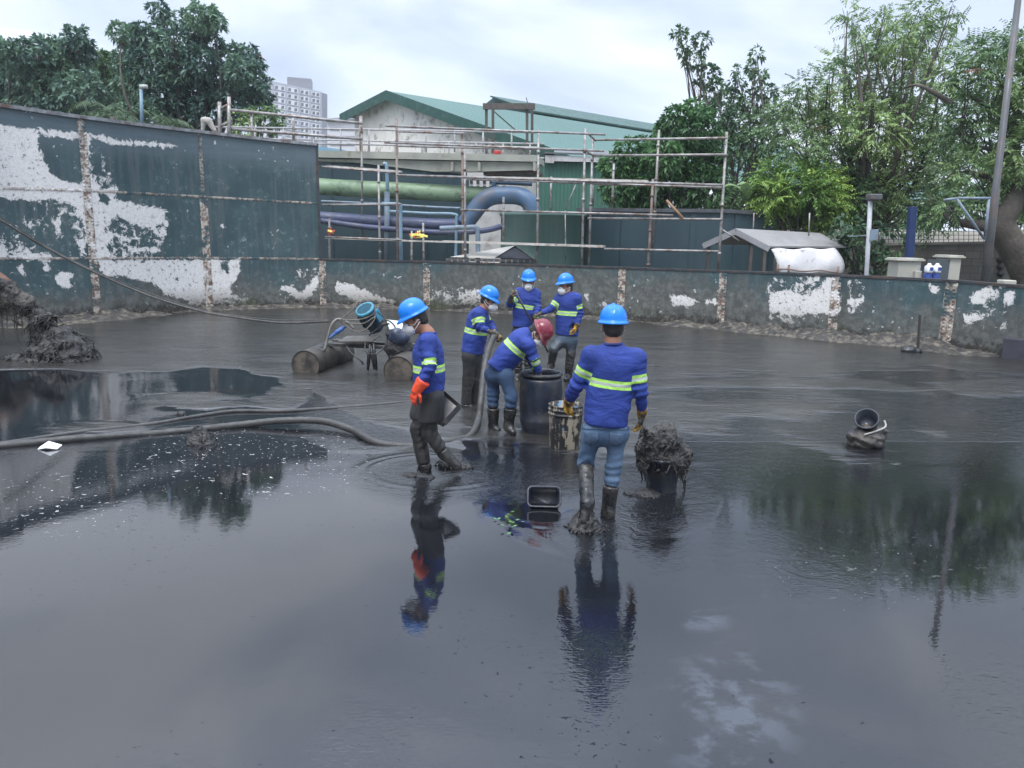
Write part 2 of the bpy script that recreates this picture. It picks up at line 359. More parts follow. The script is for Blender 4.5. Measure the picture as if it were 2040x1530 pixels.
def wall_grid(name, t0, t1, z0f, z1f, off, parent, du=.055, dz=.055, topf=None, strip=0., rv=None):
    tt = np.linspace(t0, t1, 4000); pp = P_at(tt); s_ = np.r_[0, np.cumsum(np.linalg.norm(np.diff(pp, axis=0), axis=1))]
    nu = max(3, int(s_[-1]/du)); t = np.interp(np.linspace(0, s_[-1], nu), s_, tt); B = P_at(t)+wn(t)*off
    z0, z1 = z0f(t), z1f(t); nz = max(2, int((z1-z0).max()/dz)); k_ = np.linspace(0, 1, nz)
    V = np.empty((nu, nz, 3)); V[:, :, :2] = B[:, None]; V[:, :, 2] = z0[:, None]+(z1-z0)[:, None]*k_
    i, j = np.meshgrid(np.arange(nu-1), np.arange(nz-1), indexing='ij'); a = i*nz+j
    Fc = np.stack([a, a+nz, a+nz+1, a+1], -1).reshape(-1, 4)[:, ::-1]; V = V.reshape(-1, 3)
    if rv:                                # dome-headed rivets pressed into the strip
        sr = np.interp(np.repeat(t, nz), tt, s_); zz = V[:, 2]-(np.repeat(z0, nz) if rv[0] == 'h' else .1)
        if rv[0] == 'h': a = (sr % rv[1])-rv[1]/2; b_ = zz-rv[2]; q2 = np.hypot(a, b_)
        else: a = np.abs(sr-s_[-1]/2)-rv[2]; b_ = (zz % rv[1])-rv[1]/2; q2 = np.hypot(a, b_)
        V[:, :2] += np.repeat(wn(t), nz, 0)*(.016*np.sqrt(np.clip(1-(q2/.019)**2, 0, 1)))[:, None]
    tp = np.zeros(len(V)) if topf is None else topf(np.repeat(t, nz), V[:, 2])
    return mk(name, V, Fc, WM, parent, True, dict(peel=wall_attrs(V), topness=tp, grime=np.interp(proj(V)[0], [560, 860, 1000, 1400, 1560, 1750], [0, .30, .42, .30, .12, .05])*(V[:, 1] > 4), strip=np.full(len(V), strip)))
zlow = lambda t: spl3(ZL, t); zbase = lambda t: np.full(len(np.atleast_1d(t)), -.35)
T638 = float(tpx(638)); ztop = lambda t: spl3(ZT, np.minimum(t, T638)); zseam = lambda t: spl3(ZS, np.minimum(t, T638))
tank = thing('tank_wall', 'round riveted tank wall with peeling white and green paint, tall on the left', 'tank', (-3.9, 20, 0))
T0, T1 = 0., len(PL)-1.
wall_grid('low_wall', T0, T1, zbase, zlow, 0, tank)
TL0 = 1.0
wall_grid('tall_wall', TL0, T638, lambda t: zlow(t)+.004, ztop, 0, tank, topf=lambda t, z: np.clip((z-(zseam(t)+.45*(ztop(t)-zseam(t))))/.5, 0, 1))
def band(name, t0, t1, zf, h, th, off, mat_, n=240, parent=tank):
    t = np.linspace(t0, t1, n); c = P_at(t); nn = wn(t); z = zf(t); V = []
    for o_, dz in ((off, -h/2), (off+th, -h/2), (off+th, h/2), (off, h/2)): V.append(np.c_[c+nn*o_, z+dz])
    V = np.stack(V, 1).reshape(-1, 3); Fc = [(i*4+j, i*4+(j+1) % 4, i*4+4+(j+1) % 4, i*4+4+j) for i in range(n-1) for j in range(4)]+[(0, 1, 2, 3), tuple((n-1)*4+j for j in (3, 2, 1, 0))]
    return mk(name, V, Fc, mat_, parent)
chip = pm('chipped_strip', (.42, .41, .39), (.10, .10, .10), 9, .7, .4, 30, (.16, .10, .07), 5, .45)
flange = pm('flange_paint', (.27, .28, .29), (.13, .14, .15), 6, .6, .3, 30, (.12, .07, .05), 3, .4)
dark_rim = pm('rim_steel', (.05, .055, .06), (.025, .025, .028), 5, .7, .3, 30, (.10, .06, .04), 3, .4)
inside = pm('outer_plate', (.04, .07, .08), (.03, .05, .06), 1.5, .6, .1)
band('top_flange', TL0, T638, lambda t: ztop(t)+.03, .08, .14, -.08, flange)
band('rim', T638+.002, T1, lambda t: zlow(t)+.02, .05, .16, -.14, dark_rim)
def hseam(zf, t0, t1, stripmat):
    wall_grid('seam_strip', t0, t1, lambda q: zf(q)-.03, lambda q: zf(q)+.03, .008, tank, .011, .0085, strip=.75, rv=('h', .085, .03))
hseam(lambda t: zseam(t), TL0, T638-.01, chip); hseam(lambda t: zlow(t)+.03, TL0, T638-.01, chip)
for px, tall, wd_, dark in [(185, 1, .20, 0), (412, 1, .22, 1), (642, 0, .2, 0), (850, 0, .2, 0), (1240, 0, .2, 0), (1442, 0, .2, 0), (1668, 0, .22, 0), (1897, 0, .22, 0), (-200, 1, .2, 0), (2300, 0, .2, 0)]:
    t = float(tpx(px)) if -90 <= px <= 2040 else (NP_-1.2 if px < 0 else NP_+len(KX)+.3)
    ar = wd_/2/np.linalg.norm(P_at([t+.5])[0]-P_at([t-.5])[0]); t0, t1 = t-ar, t+ar
    wall_grid('cover_strip', t0, t1, zbase, lambda q: zlow(q)-.015, .012, tank, .0115, .0115, strip=1., rv=('v', .075, wd_*.3))
    if tall:
        if dark:
            wall_grid('cover_strip', t0, t1, lambda q: zlow(q)+.064, lambda q: zseam(q)-.034, .012, tank, .0115, .0115, strip=1., rv=('v', .075, wd_*.3))
            wall_grid('cover_strip', t-ar*.5, t+ar*.5, lambda q: zseam(q)+.034, lambda q: ztop(q)-.012, .012, tank, .0115, .0115, strip=.5, rv=('v', .085, wd_*.15))
        else:
            wall_grid('cover_strip', t0, t1, lambda q: zlow(q)+.064, lambda q: zseam(q)-.034, .012, tank, .0115, .0115, strip=1., rv=('v', .075, wd_*.3))
            wall_grid('cover_strip', t0, t1, lambda q: zseam(q)+.034, lambda q: ztop(q)-.012, .012, tank, .0115, .0115, strip=.9, rv=('v', .085, wd_*.3))
# edge stiffener where the tall wall stops
pe = P_at([T638])[0]; ne = wn([T638])[0]
MB().frame((*(pe+ne*(-.02)), (zlow(np.array([T638]))[0]+zt[-1])/2+.03), .07, .10, zt[-1]-zl[4]+.06, (ne[1], -ne[0], 0), (ne[0], ne[1], 0)).build('end_post', dark_rim, tank)

# ------------------------------------------------------------------ mud / water sheet
lin = lambda a, b, d: np.linspace(a, b, int((b-a)/d), endpoint=False)
xs = np.r_[lin(-18.5, -3.4, .1), lin(-3.4, 3., .03), lin(3., 13.5, .1), 13.5]; ys = np.r_[lin(-9.5, 2.5, .25), lin(2.5, 4.6, .05), lin(4.6, 9.2, .03), lin(9.2, 24.5, .075), 24.5]; NX, NY = len(xs), len(ys)
X, Y = np.meshgrid(xs, ys, indexing='ij'); V = np.stack([X, Y, np.zeros_like(X)], -1).reshape(-1, 3)
u, v = proj(V); fr = V[:, 1] > 1.2; u = np.where(fr, u, 1000); v = np.where(fr, v, 1600)
yb = np.interp(u, [-100, 0, 120, 205, 300, 400, 480, 520, 565, 620, 650, 720, 800, 870, 950, 1050, 1150, 1280, 1400, 1600, 1800, 2040, 2200],
               [750, 742, 736, 745, 741, 729, 724, 745, 756, 772, 795, 830, 850, 872, 880, 890, 905, 905, 880, 850, 830, 800, 790])
nz2 = vnoise(V*[.45, 1.3, 1], .8, 91, 4)
nz = vnoise(V*[1, .8, 1], 1.1, 21, 5)
wet = np.clip((v-yb)/(10+.05*np.abs(v-700)+np.clip((u-900)/3, 0, 170))+nz*.7+.25+.25*np.clip((u-1000)/300, 0, 1), 0, 1)
wet = np.clip(wet+np.clip(nz2*1.3-.1, 0, .55)*np.clip((v-630)/60, 0, 1), 0, 1)
def spot(cx, cy, rx, ry): return np.clip(1-((u-cx)/rx)**2-((v-cy)/ry)**2, 0, 1)
wet = np.clip(wet-np.clip((spot(400, 800, 190, 20)+spot(560, 790, 70, 30)+spot(180, 850, 130, 14)+.35*nz)*1.6, 0, .8)*np.clip(.9+nz, 0, 1)*(v < 900)*(u < 760), 0, 1)
rip = .07+0*u
rip += .05*np.clip(vnoise(V, .7, 44, 3)+.2, 0, 1)
rip *= np.where(v > 900, .6, 1.); rip += np.clip((1000-v)/130, 0, 1)*np.clip((u-1120)/200, 0, 1)*np.where(v > 880, 1.1, 1.9)
rip += spot(730, 830, 150, 75)*2.6+spot(1080, 950, 190, 60)*1.2+spot(850, 950, 170, 60)*1.3+spot(1300, 1000, 140, 75)*1.8+spot(1200, 1060, 110, 60)*1.5
rip += spot(1185, 1330, 130, 170)*.35+spot(690, 1480, 140, 90)*.35+spot(2000, 1450, 180, 200)*.5+spot(1500, 1130, 300, 90)*.25
rip += .05*np.clip(vnoise(V, .7, 44, 3)+.2, 0, 1)
rip *= np.where(v < 700, .8, 1); rip = np.clip(rip, .05, 2.6)
foam = np.clip(spot(500, 920, 300, 90)*1.0+spot(1750, 1130, 330, 120)*.2+spot(120, 1000, 200, 90)*.6+.04, 0, 1)
film = np.clip(spot(1450, 1420, 170, 160)*1.1+spot(1400, 1235, 70, 30), 0, 1)
# gentle swell, raised ridges round the walkers, hose wakes (real relief)
H = vnoise(V, .5, 5, 2)*.002*wet
def ring(cx, cy, r, wd_, h, sq=1.):
    d = np.hypot(V[:, 0]-cx, (V[:, 1]-cy)*sq); return h*np.exp(-((d-r)/wd_)**2)
dry = 1-wet
H += dry*(.02*np.clip(vnoise(V*[.6, 1.6, 1], 1.3, 31, 4), -.4, 1))+dry*.012
am = .35+.65*np.clip(.5+vnoise(V, 1.9, 77, 2), 0, 1)
for (cu, cv), rs in (((868, 938), ((.62, .035, .016, 1.2), (.74, .03, .008, 1.2), (.30, .035, .008, 1.3))), ((1190, 1045), ((.34, .035, .010, 1.1), (.52, .04, .006, 1.1), (.75, .05, .004, 1.1))), ((1318, 980), ((.30, .03, .008, 1.), (.45, .04, .005, 1.))), ((1085, 1012), ((.32, .03, .006, 1.), (.48, .04, .004, 1.))), ((1012, 862), ((.32, .04, .008, 1.), (.55, .05, .006, 1.))), ((1125, 893), ((.28, .03, .007, 1.),))):
    p = gnd(cu, cv)
    for r_, w_, h_, q_ in rs: H = H+ring(p[0], p[1], r_, w_, h_*(.8 if cu == 868 else .45), q_)*am*np.clip(1.2*vnoise(V, 1.1, 78, 2)+.6, 0, 1)
fro = V[:, 1] > 3; H = np.where(fro, H, 0); V[:, 2] = H
i, j = np.meshgrid(np.arange(NX-1), np.arange(NY-1), indexing='ij'); a = i*NY+j
Fc = np.stack([a, a+NY, a+NY+1, a+1], -1).reshape(-1, 4)
def mud_mat():
    s = NT('black_sludge_water'); geo = s.n('NewGeometry'); co = geo.outputs['Position']
    wt = s.attr('wet'); rp = s.attr('rip'); fo = s.attr('foam'); fi = s.attr('film')
    def mapd(sc_): q = s.n('Mapping'); q.inputs['Scale'].default_value = sc_; s.l(co, q.inputs[0]); return q.outputs[0]
    nA = s.noise(co, 1.6, 4, .5); nB = s.noise(co, 9, 3, .55, .6); nC = s.noise(mapd((1, 2.2, 1)), 26, 2, .5); nL = s.noise(co, .45, 5, .55); nS = s.noise(mapd((.6, 1.9, 1)), 1.5, 7, .62, 1.4)
    wetn = s.rng(s.math('ADD', wt, s.math('MULTIPLY', s.math('SUBTRACT', nS, .5), .9)), .3, .62)
    c = s.mix(s.rng(nS, .35, .65), (.020, .019, .017), (.040, .038, .034))
    c = s.mix(wetn, c, s.mix(s.rng(nL, .35, .65), (.006, .0065, .008), (.011, .012, .0145)))
    # foam flecks and pale scum film (matter floating on the water)
    fl = s.math('MULTIPLY', s.rng(s.noise(mapd((1, 1.2, 1)), 17, 2, .5, .8), .68, .70), s.rng(fo, .02, .8, 0, 1)); fl2 = s.math('MULTIPLY', s.rng(s.noise(co, 38, 1, .5), .735, .75), s.rng(fo, .02, .4, 0, 1))
    fm = s.math('MULTIPLY', fi, s.rng(s.noise(co, 4.5, 10, .66, .15), .47, .60, 0, .7))
    c = s.mix(fm, c, (.055, .064, .078)); c = s.mix(s.math('MAXIMUM', fl, fl2), c, (.38, .38, .36))
    dk = s.rng(s.math('ADD', s.noise(mapd((1, 1.3, 1)), 24, 3, .6, .6), s.math('MULTIPLY', s.math('SUBTRACT', nL, .5), .5)), .69, .71)
    s.put(s.b.inputs['Specular IOR Level'], s.math('SUBTRACT', .5, s.math('MULTIPLY', dk, .42)))
    s.put(s.b.inputs['IOR'], 1.8)
    ro = s.math('ADD', s.rng(wetn, 0, 1, .17, .006, False), s.math('ADD', s.math('MULTIPLY', fm, .3), s.math('MULTIPLY', s.math('MAXIMUM', fl, fl2), .5)))
    h = s.math('ADD', s.math('MULTIPLY', nA, .25), s.math('ADD', s.math('MULTIPLY', nB, .55), s.math('MULTIPLY', nC, .30)))
    h = s.math('ADD', s.math('MULTIPLY', h, rp), s.math('MULTIPLY', s.math('MULTIPLY', nS, s.math('SUBTRACT', 1., wetn)), 2.2)); h = s.math('ADD', h, s.math('MULTIPLY', s.math('MULTIPLY', s.noise(mapd((.8, 2.4, 1)), 9, 4, .6, .5), s.math('SUBTRACT', 1., wetn)), 1.1))
    h = s.math('ADD', h, s.math('MULTIPLY', s.math('MAXIMUM', fl, fl2), .1))
    s.bump(h, 1.0, .010); return s.fin(c, ro)
mud = tag(mk('water', V, Fc, mud_mat(), None, True, dict(wet=wet, rip=rip, foam=foam, film=film)), kind='structure')

# ------------------------------------------------------------------ ground outside the tank
t = np.linspace(0, T1, 160); c = P_at(t)-wn(t)*.1; V = []; rad = [0, .5, 3, 12, 40, 150, 480]
for r in rad:
    d = c-CEN; d /= np.linalg.norm(d, axis=1)[:, None]; V.append(np.c_[c+d*r, np.full(len(t), .5)])
n = len(t); Fc = [(k*n+i, k*n+i+1, (k+1)*n+i+1, (k+1)*n+i) for k in range(len(rad)-1) for i in range(n-1)]
tag(mk('ground', np.concatenate(V), Fc, pm('ground_dirt', (.12, .11, .09), (.07, .075, .05), .8, .9, .4, 12)), kind='structure')

# crusted sludge along the foot of the wall
def crust(px0, px1, w_, h, seed):
    t = np.linspace(tpx(px0), tpx(px1), int(60+abs(px1-px0)*.5)); c = P_at(t); nn = wn(t); k_ = np.linspace(0, 1, 9); V = []
    for q in k_:
        p = np.c_[c+nn*(w_*q), np.zeros(len(t))]; e_ = np.minimum(1, 6*np.minimum(np.linspace(0, 1, len(t)), 1-np.linspace(0, 1, len(t))))
        hh = h*(1-q)**.8*e_*(.65+.5*vnoise(p, 2.3, seed, 4))-.02*q; p[:, 2] = hh+.035*vnoise(p, 11, seed+1, 3)*(1-q)*e_; p[:, :2] += nn*(.12*vnoise(p, 1.9, seed+2, 3)*q)[:, None]; V.append(p)
    n = len(t); Fc = [(a*n+i, (a+1)*n+i, (a+1)*n+i+1, a*n+i+1) for a in range(8) for i in range(n-1)]
    m_ = pm('crusted_sludge', (.055, .05, .045), (.025, .023, .022), 5, .75, .9, 16, (.17, .15, .115), 7, .44, dist=.04)
    return tag(mk('sludge_bank', np.concatenate(V), Fc, m_, None, True), kind='structure')
crust(1290, 2035, .55, .30, 50); crust(-60, 330, .7, .28, 60); crust(330, 850, .35, .16, 70); crust(850, 1300, .3, .12, 80)
# ------------------------------------------------------------------ people
def cloth(name, c1, c2, mud_z=None, rough=.85, fold=18, fd=.012, wet=None):
    s = NT(name); geo = s.n('NewGeometry'); co = geo.outputs['Position']
    c = s.mix(s.rng(s.noise(co, 5, 5), .35, .65), c1, c2)
    h = s.noise(co, fold, 4, .6, .4)
    if mud_z:
        sp = s.n('SeparateXYZ'); s.l(co, sp.inputs[0])
        f = s.rng(s.math('ADD', sp.outputs[2], s.math('MULTIPLY', s.math('SUBTRACT', s.noise(co, 9, 6, .65), .5), mud_z*.9)), mud_z*.75, mud_z*1.15, 1, 0)
        c = s.mix(f, c, s.mix(s.noise(co, 24, 4), (.012, .012, .013), (.05, .047, .042))); rough = s.mix(f, (rough,)*3, (.28,)*3)
    s.bump(h, .55, fd); return s.fin(c, rough)
def shirt_mat():
    s = NT('blue_shirt'); geo = s.n('NewGeometry'); co = geo.outputs['Position']
    c = s.mix(s.rng(s.noise(co, 4, 5), .35, .65), (.013, .034, .19), (.020, .046, .25))
    c = s.mix(s.rng(s.noise(co, 7, 6, .7), .66, .76), c, (.02, .022, .07))
    sel = s.math('GREATER_THAN', s.attr('sleeve'), .5); b = s.math('ABSOLUTE', s.math('ADD', s.math('MULTIPLY', s.attr('band_arm'), sel), s.math('MULTIPLY', s.attr('band'), s.math('SUBTRACT', 1., sel))))
    lime = s.mix(s.rng(s.noise(co, 30, 4), .35, .7), (.42, .75, .13), (.33, .60, .12))
    lime = s.mix(s.rng(s.noise(co, 14, 6, .7), .66, .72), lime, (.12, .13, .07))
    c = s.mix(s.math('LESS_THAN', b, .036), c, (.015, .02, .06)); c = s.mix(s.math('LESS_THAN', b, .033), c, lime); c = s.mix(s.math('LESS_THAN', b, .0115), c, (.36, .40, .37))
    s.bump(s.math('ADD', s.math('MULTIPLY', s.noise(co, 14, 4, .6, 1.2), .5), s.math('MULTIPLY', s.noise(s.coord((1, 1, 2.2)), 4.5, 3, .5, 1.2), 2.0)), .5, .022); return s.fin(c, .8)
SHIRT = shirt_mat()
SKIN = pm('skin', (.30, .145, .085), (.24, .11, .065), 12, .5, .1, 80)
HAIR = pm('black_hair', (.012, .010, .009), (.02, .017, .015), 40, .5, .5, 150)
RUB = pm('black_rubber_boot', (.010, .010, .011), (.020, .019, .018), 9, .3, .5, 26, (.055, .05, .043), 9, .44, dist=.02)
MASKM = pm('white_mask', (.72, .71, .69), (.62, .62, .61), 10, .8, .1, 60); STRAP = pm('mask_strap', (.65, .64, .60))
HBLUE = pm('blue_helmet', (.006, .17, .62), (.008, .19, .68), 3, .22, .03, 20, (.01, .10, .35), 9, .3); HRED = pm('maroon_helmet', (.16, .012, .028), (.20, .02, .04), 4, .28, .04, 20, (.30, .2, .2), 7, .36)
HLIN = pm('helmet_band', (.16, .17, .18), (.09, .09, .10), 20, .6); HGREY = pm('grey_pad', (.5, .52, .54), (.4, .4, .42), 20, .6)
YGL = pm('yellow_glove', (.72, .40, .03), (.60, .30, .03), 14, .65, .5, 50, (.02, .019, .018), 11, .5); OGL = pm('orange_glove', (.80, .085, .03), (.70, .07, .03), 8, .4, .35, 35, (.10, .02, .015), 9, .38)
DGL = pm('muddy_glove', (.022, .021, .02), (.05, .045, .035), 14, .4, .6, 40, (.45, .27, .05), 9, .42)
EYEM = pm('dark_eye', (.02, .015, .012), None, 5, .2)
def part(name, sdf, mat_, parent, attrs=None, smooth=2):
    V, Fq = sdf.mesh(smooth); return mk(name, V, Fq, mat_, parent, True, attrs(V) if attrs else None)
def helmet(parent, C, fwd, up, mat_, band=HLIN, s=1.):
    """C centre of the rim circle, fwd/up unit axes"""
    up = nrm(up); fwd = nrm(np.asarray(fwd)-up*np.dot(fwd, up)); rt = np.cross(fwd, up); n = 48; a = np.linspace(0, 2*np.pi, n, endpoint=False); ca, sa = np.cos(a), np.sin(a)
    s *= .88; A, B, H = .122*s, .148*s, .140*s; V = []; vis = np.clip(ca, 0, 1)**3
    def rg(k, z, dz=0): 
        V.append(C+(ca*B*k)[:, None]*fwd+(sa*A*k)[:, None]*rt+(z+dz)[:, None]*up if hasattr(dz, '__len__') else C+(ca*B*k)[:, None]*fwd+(sa*A*k)[:, None]*rt+np.full(n, z)[:, None]*up)
    k_in = 1.0
    brim = 1.13+vis*.24; drop = -.010-vis*.016
    rg(np.full(n, .93), -.004); rg(brim-.012, 0., drop-.004); rg(brim, 0., drop); rg(brim-.01, 0., drop+.006); rg(np.full(n, 1.035), .006)
    for ph in np.linspace(0, 88, 13):
        r = math.cos(R(ph))**.86; z = H*math.sin(R(ph))**.95
        lift = .045*np.exp(-(sa*r/.10)**2)*(r < .96)+.02*np.exp(-((np.abs(sa)*r-.42)/.05)**2)*(ca > -2)
        rg(np.full(n, r*(1-.0)), z+.008, lift*.25*math.sin(R(ph))**.5*s*.9)
    V.append((C+up*(H+.0165))[None]); m_ = len(V)-1
    Fc = [(i*n+j, i*n+(j+1) % n, (i+1)*n+(j+1) % n, (i+1)*n+j) for i in range(m_-1) for j in range(n)]+[((m_-1)*n+j, (m_-1)*n+(j+1) % n, m_*n) for j in range(n)]
    ns = len(np.concatenate(V)); 
    # inner shell
    W = []
    for ph in (0, 25, 50, 75): W.append(C+(ca*B*.93*math.cos(R(ph)))[:, None]*fwd+(sa*A*.93*math.cos(R(ph)))[:, None]*rt+up*(-.004+H*.9*math.sin(R(ph))))
    Fc += [(ns+i*n+j, ns+(i+1)*n+j, ns+(i+1)*n+(j+1) % n, ns+i*n+(j+1) % n) for i in range(3) for j in range(n)]
    h = mk('helmet', np.concatenate(V+W), Fc, mat_, parent, True)
    b = MB(); P = [C-up*(.022+.012*max(0, -math.cos(t)))+fwd*(.107*s*math.cos(t)-.004)+rt*.085*s*math.sin(t) for t in np.linspace(0, 2*np.pi, 29)]
    b.tube(P, .008, 6, False); b.build('headband', band, h, True)
    b = MB(); Q = [C-up*.034+fwd*(-.112*s*math.cos(t)+.004)+rt*.075*s*math.sin(t) for t in np.linspace(-.9, .9, 9)]; b.tube(Q, [.004]+[.011]*7+[.004], 8); b.build('nape_strap', band, h, True)
    return h
def hand(wr, fd, pn, thumb_side, mat_, parent, curl=35., name='glove', cuff=None, L_=.175, spread=.010, res=.0055):
    """palm, five bent fingers, thumb from the side of the palm; optional gauntlet back along the forearm"""
    wr = np.asarray(wr, float); fd = nrm(fd); pn = nrm(np.asarray(pn)-fd*np.dot(pn, fd)); sd_ = nrm(np.cross(fd, pn))*thumb_side
    lo, hi = wr-.24, wr+.24; S = SDF(lo, hi, res); kn = L_*.50
    for o in (-.030, -.010, .010, .030): S.cone(wr+sd_*o*.55+fd*.01, wr+fd*(kn-abs(o)*.25)+sd_*o, .017, .0145, .012)
    for o, ln in ((.031, .86), (.0105, 1.), (-.0105, .94), (-.031, .74)):
        p = wr+fd*(kn-abs(o)*.25)+sd_*o; ang = 0.; sp_ = sd_*o*spread*22
        for seg, r0, r1 in ((.42, .0122, .0115), (.32, .0115, .0105), (.26, .0105, .0088)):
            ang += R(curl*(1 if seg > .4 else 1.05)); d = nrm(fd*math.cos(ang)+pn*math.sin(ang)+sp_*.3); q = p+d*L_*.50*ln*seg
            S.cone(p, q, r0, r1, .004); p = q
    p = wr+fd*.022+sd_*.022; q = p+nrm(sd_*.85+fd*.55+pn*.35)*.045; r = q+nrm(sd_*.25+fd*.95+pn*.45)*.034; e_ = r+nrm(sd_*.05+fd*.9+pn*.6)*.026
    S.cone(p, q, .017, .0135, .01).cone(q, r, .0135, .0115, .004).cone(r, e_, .0115, .0095, .004)
    if cuff is not None:
        c0, ra, rb = cuff; S.cone(np.asarray(c0), wr+fd*.015, ra, rb, .01); S.cut(np.asarray(c0)-nrm(wr-np.asarray(c0))*ra*.25, nrm(np.asarray(c0)-wr))
    else: S.cone(wr-fd*.04, wr+fd*.01, .029, .026, .01)
    S.rough(lambda P: .0022*vnoise(P, 55, 5, 2)); return part(name, S, mat_, parent)
def head_parts(o, S, C, fwd, up, neck, mask=True, hair=True, size=1.):
    """adds the head to the body's surface S; returns a function that builds hair, mask and eyes"""
    up = nrm(up); fwd = nrm(np.asarray(fwd)-up*np.dot(fwd, up)); rt = np.cross(fwd, up); ax = [fwd, rt, up]; k = size
    def q(f, r, u): return C+fwd*f*k+rt*r*k+up*u*k
    S.ell(q(-.012, 0, .03), np.array([.098, .078, .092])*k, ax, .02); S.ell(q(.022, 0, -.045), np.array([.068, .060, .072])*k, ax, .03)
    S.cone(q(.055, 0, -.092), q(.068, 0, -.098), .028*k, .02*k, .02); S.cone(q(.088, 0, .018), q(.108, 0, -.018), .008*k, .015*k, .012)
    S.cone(q(.078, -.035, .032), q(.082, .035, .032), .014*k, .014*k, .012); S.cone(q(.082, -.02, -.055), q(.082, .02, -.055), .010*k, .010*k, .01)
    for s_ in (-1, 1): S.ell(q(-.008, s_*.079, -.012), np.array([.018, .010, .032])*k, ax, .006)
    for s_ in (-1, 1): S.ell(q(.065, s_*.042, -.018), np.array([.022, .02, .02])*k, ax, .015)
    S.cone(q(-.03, 0, -.055), neck, .053*k, .058*k, .035)
    def rest():
        for s_ in (-1, 1):
            MB().lathe([(.001, -.011), (.008, -.008), (.011, 0), (.008, .008), (.001, .011)], q(.077, s_*.032, .008), up, 10).build('eye', EYEM, o, True)
        if hair:
            Hh = SDF(C-.16, C+.16, .007); Hh.ell(q(-.018, 0, .032), np.array([.100, .0835, .096])*k, ax, 0); Hh.ell(q(-.045, 0, -.03), np.array([.066, .068, .060])*k, ax, .02)
            Hh.rough(lambda P: .003*vnoise(P, 60, 2, 2)); Hh.cut(q(.03, 0, .02), nrm(fwd*.9-up*.42)); Hh.cut(q(0, 0, -.075), -up); part('hair', Hh, HAIR, o)
        if mask:
            M = SDF(q(.08, 0, -.05)-.13, q(.08, 0, -.05)+.13, .006); M.ell(q(.062, 0, -.048), np.array([.070, .060, .066])*k, ax, 0); M.cone(q(.10, 0, .0), q(.128, 0, -.04), .012*k, .014*k, .02); M.cone(q(.10, 0, -.10), q(.128, 0, -.04), .01*k, .014*k, .02)
            M.cut(q(.045, 0, 0), -fwd); mo = part('mask', M, MASKM, o)
            for s_ in (-1, 1):
                for zz in (.0, -.085): b = MB(); b.tube(spline([q(.06, s_*.060, -.048+(.03 if zz == 0 else -.035)), q(.03, s_*.078, -.03+zz*.4), q(-.018, s_*.090, .0+zz*.35), q(-.03, s_*.084, -.01+zz*.2)], 8), .0035, 5); b.build('ear_loop', STRAP, mo, True)
    return rest
COLLAR = pm('collar_blue', (.010, .022, .13), (.014, .028, .15), 6, .85)
def patch(ob, pol, o):
    '''a sewn-on pocket: a small piece of cloth lying on the trousers, cut to an outline'''
    from mathutils.bvhtree import BVHTree
    bt = BVHTree.FromPolygons([v.co for v in ob.data.vertices], [tuple(p.vertices) for p in ob.data.polygons]); c0 = Vector(CAM-WB[ob.name]); us = [p[0] for p in pol]; vs = [p[1] for p in pol]; n = 15; V, ok, dd = [], [], []
    P2 = np.array([(u, v) for v in np.linspace(min(vs), max(vs), n) for u in np.linspace(min(us), max(us), n)]); ins = polyd(P2, pol)
    for u, v in P2:
        h = bt.ray_cast(c0, Vector(nrm(ray(u, v)))); ok.append(h[0] is not None); V.append((np.array(h[0])+np.array(h[1])*.005 if h[0] is not None else np.zeros(3))+WB[ob.name])
    F_ = [(a*n+b, a*n+b+1, (a+1)*n+b+1, (a+1)*n+b) for a in range(n-1) for b in range(n-1) if all(ok[k] and ins[k] > -.9 for k in (a*n+b, a*n+b+1, (a+1)*n+b+1, (a+1)*n+b))]
    if not F_: return
    used = sorted({k for f in F_ for k in f}); mp_ = {k: i for i, k in enumerate(used)}
    q = mk('pocket', np.array([V[k] for k in used]), [tuple(mp_[k] for k in f) for f in F_], POCK, o, True); md = q.modifiers.new('t', 'SOLIDIFY'); md.thickness = .004; md.offset = 0
POCK = pm('pocket_denim', (.05, .085, .14), (.075, .12, .19), 14, .9, .5, 40)
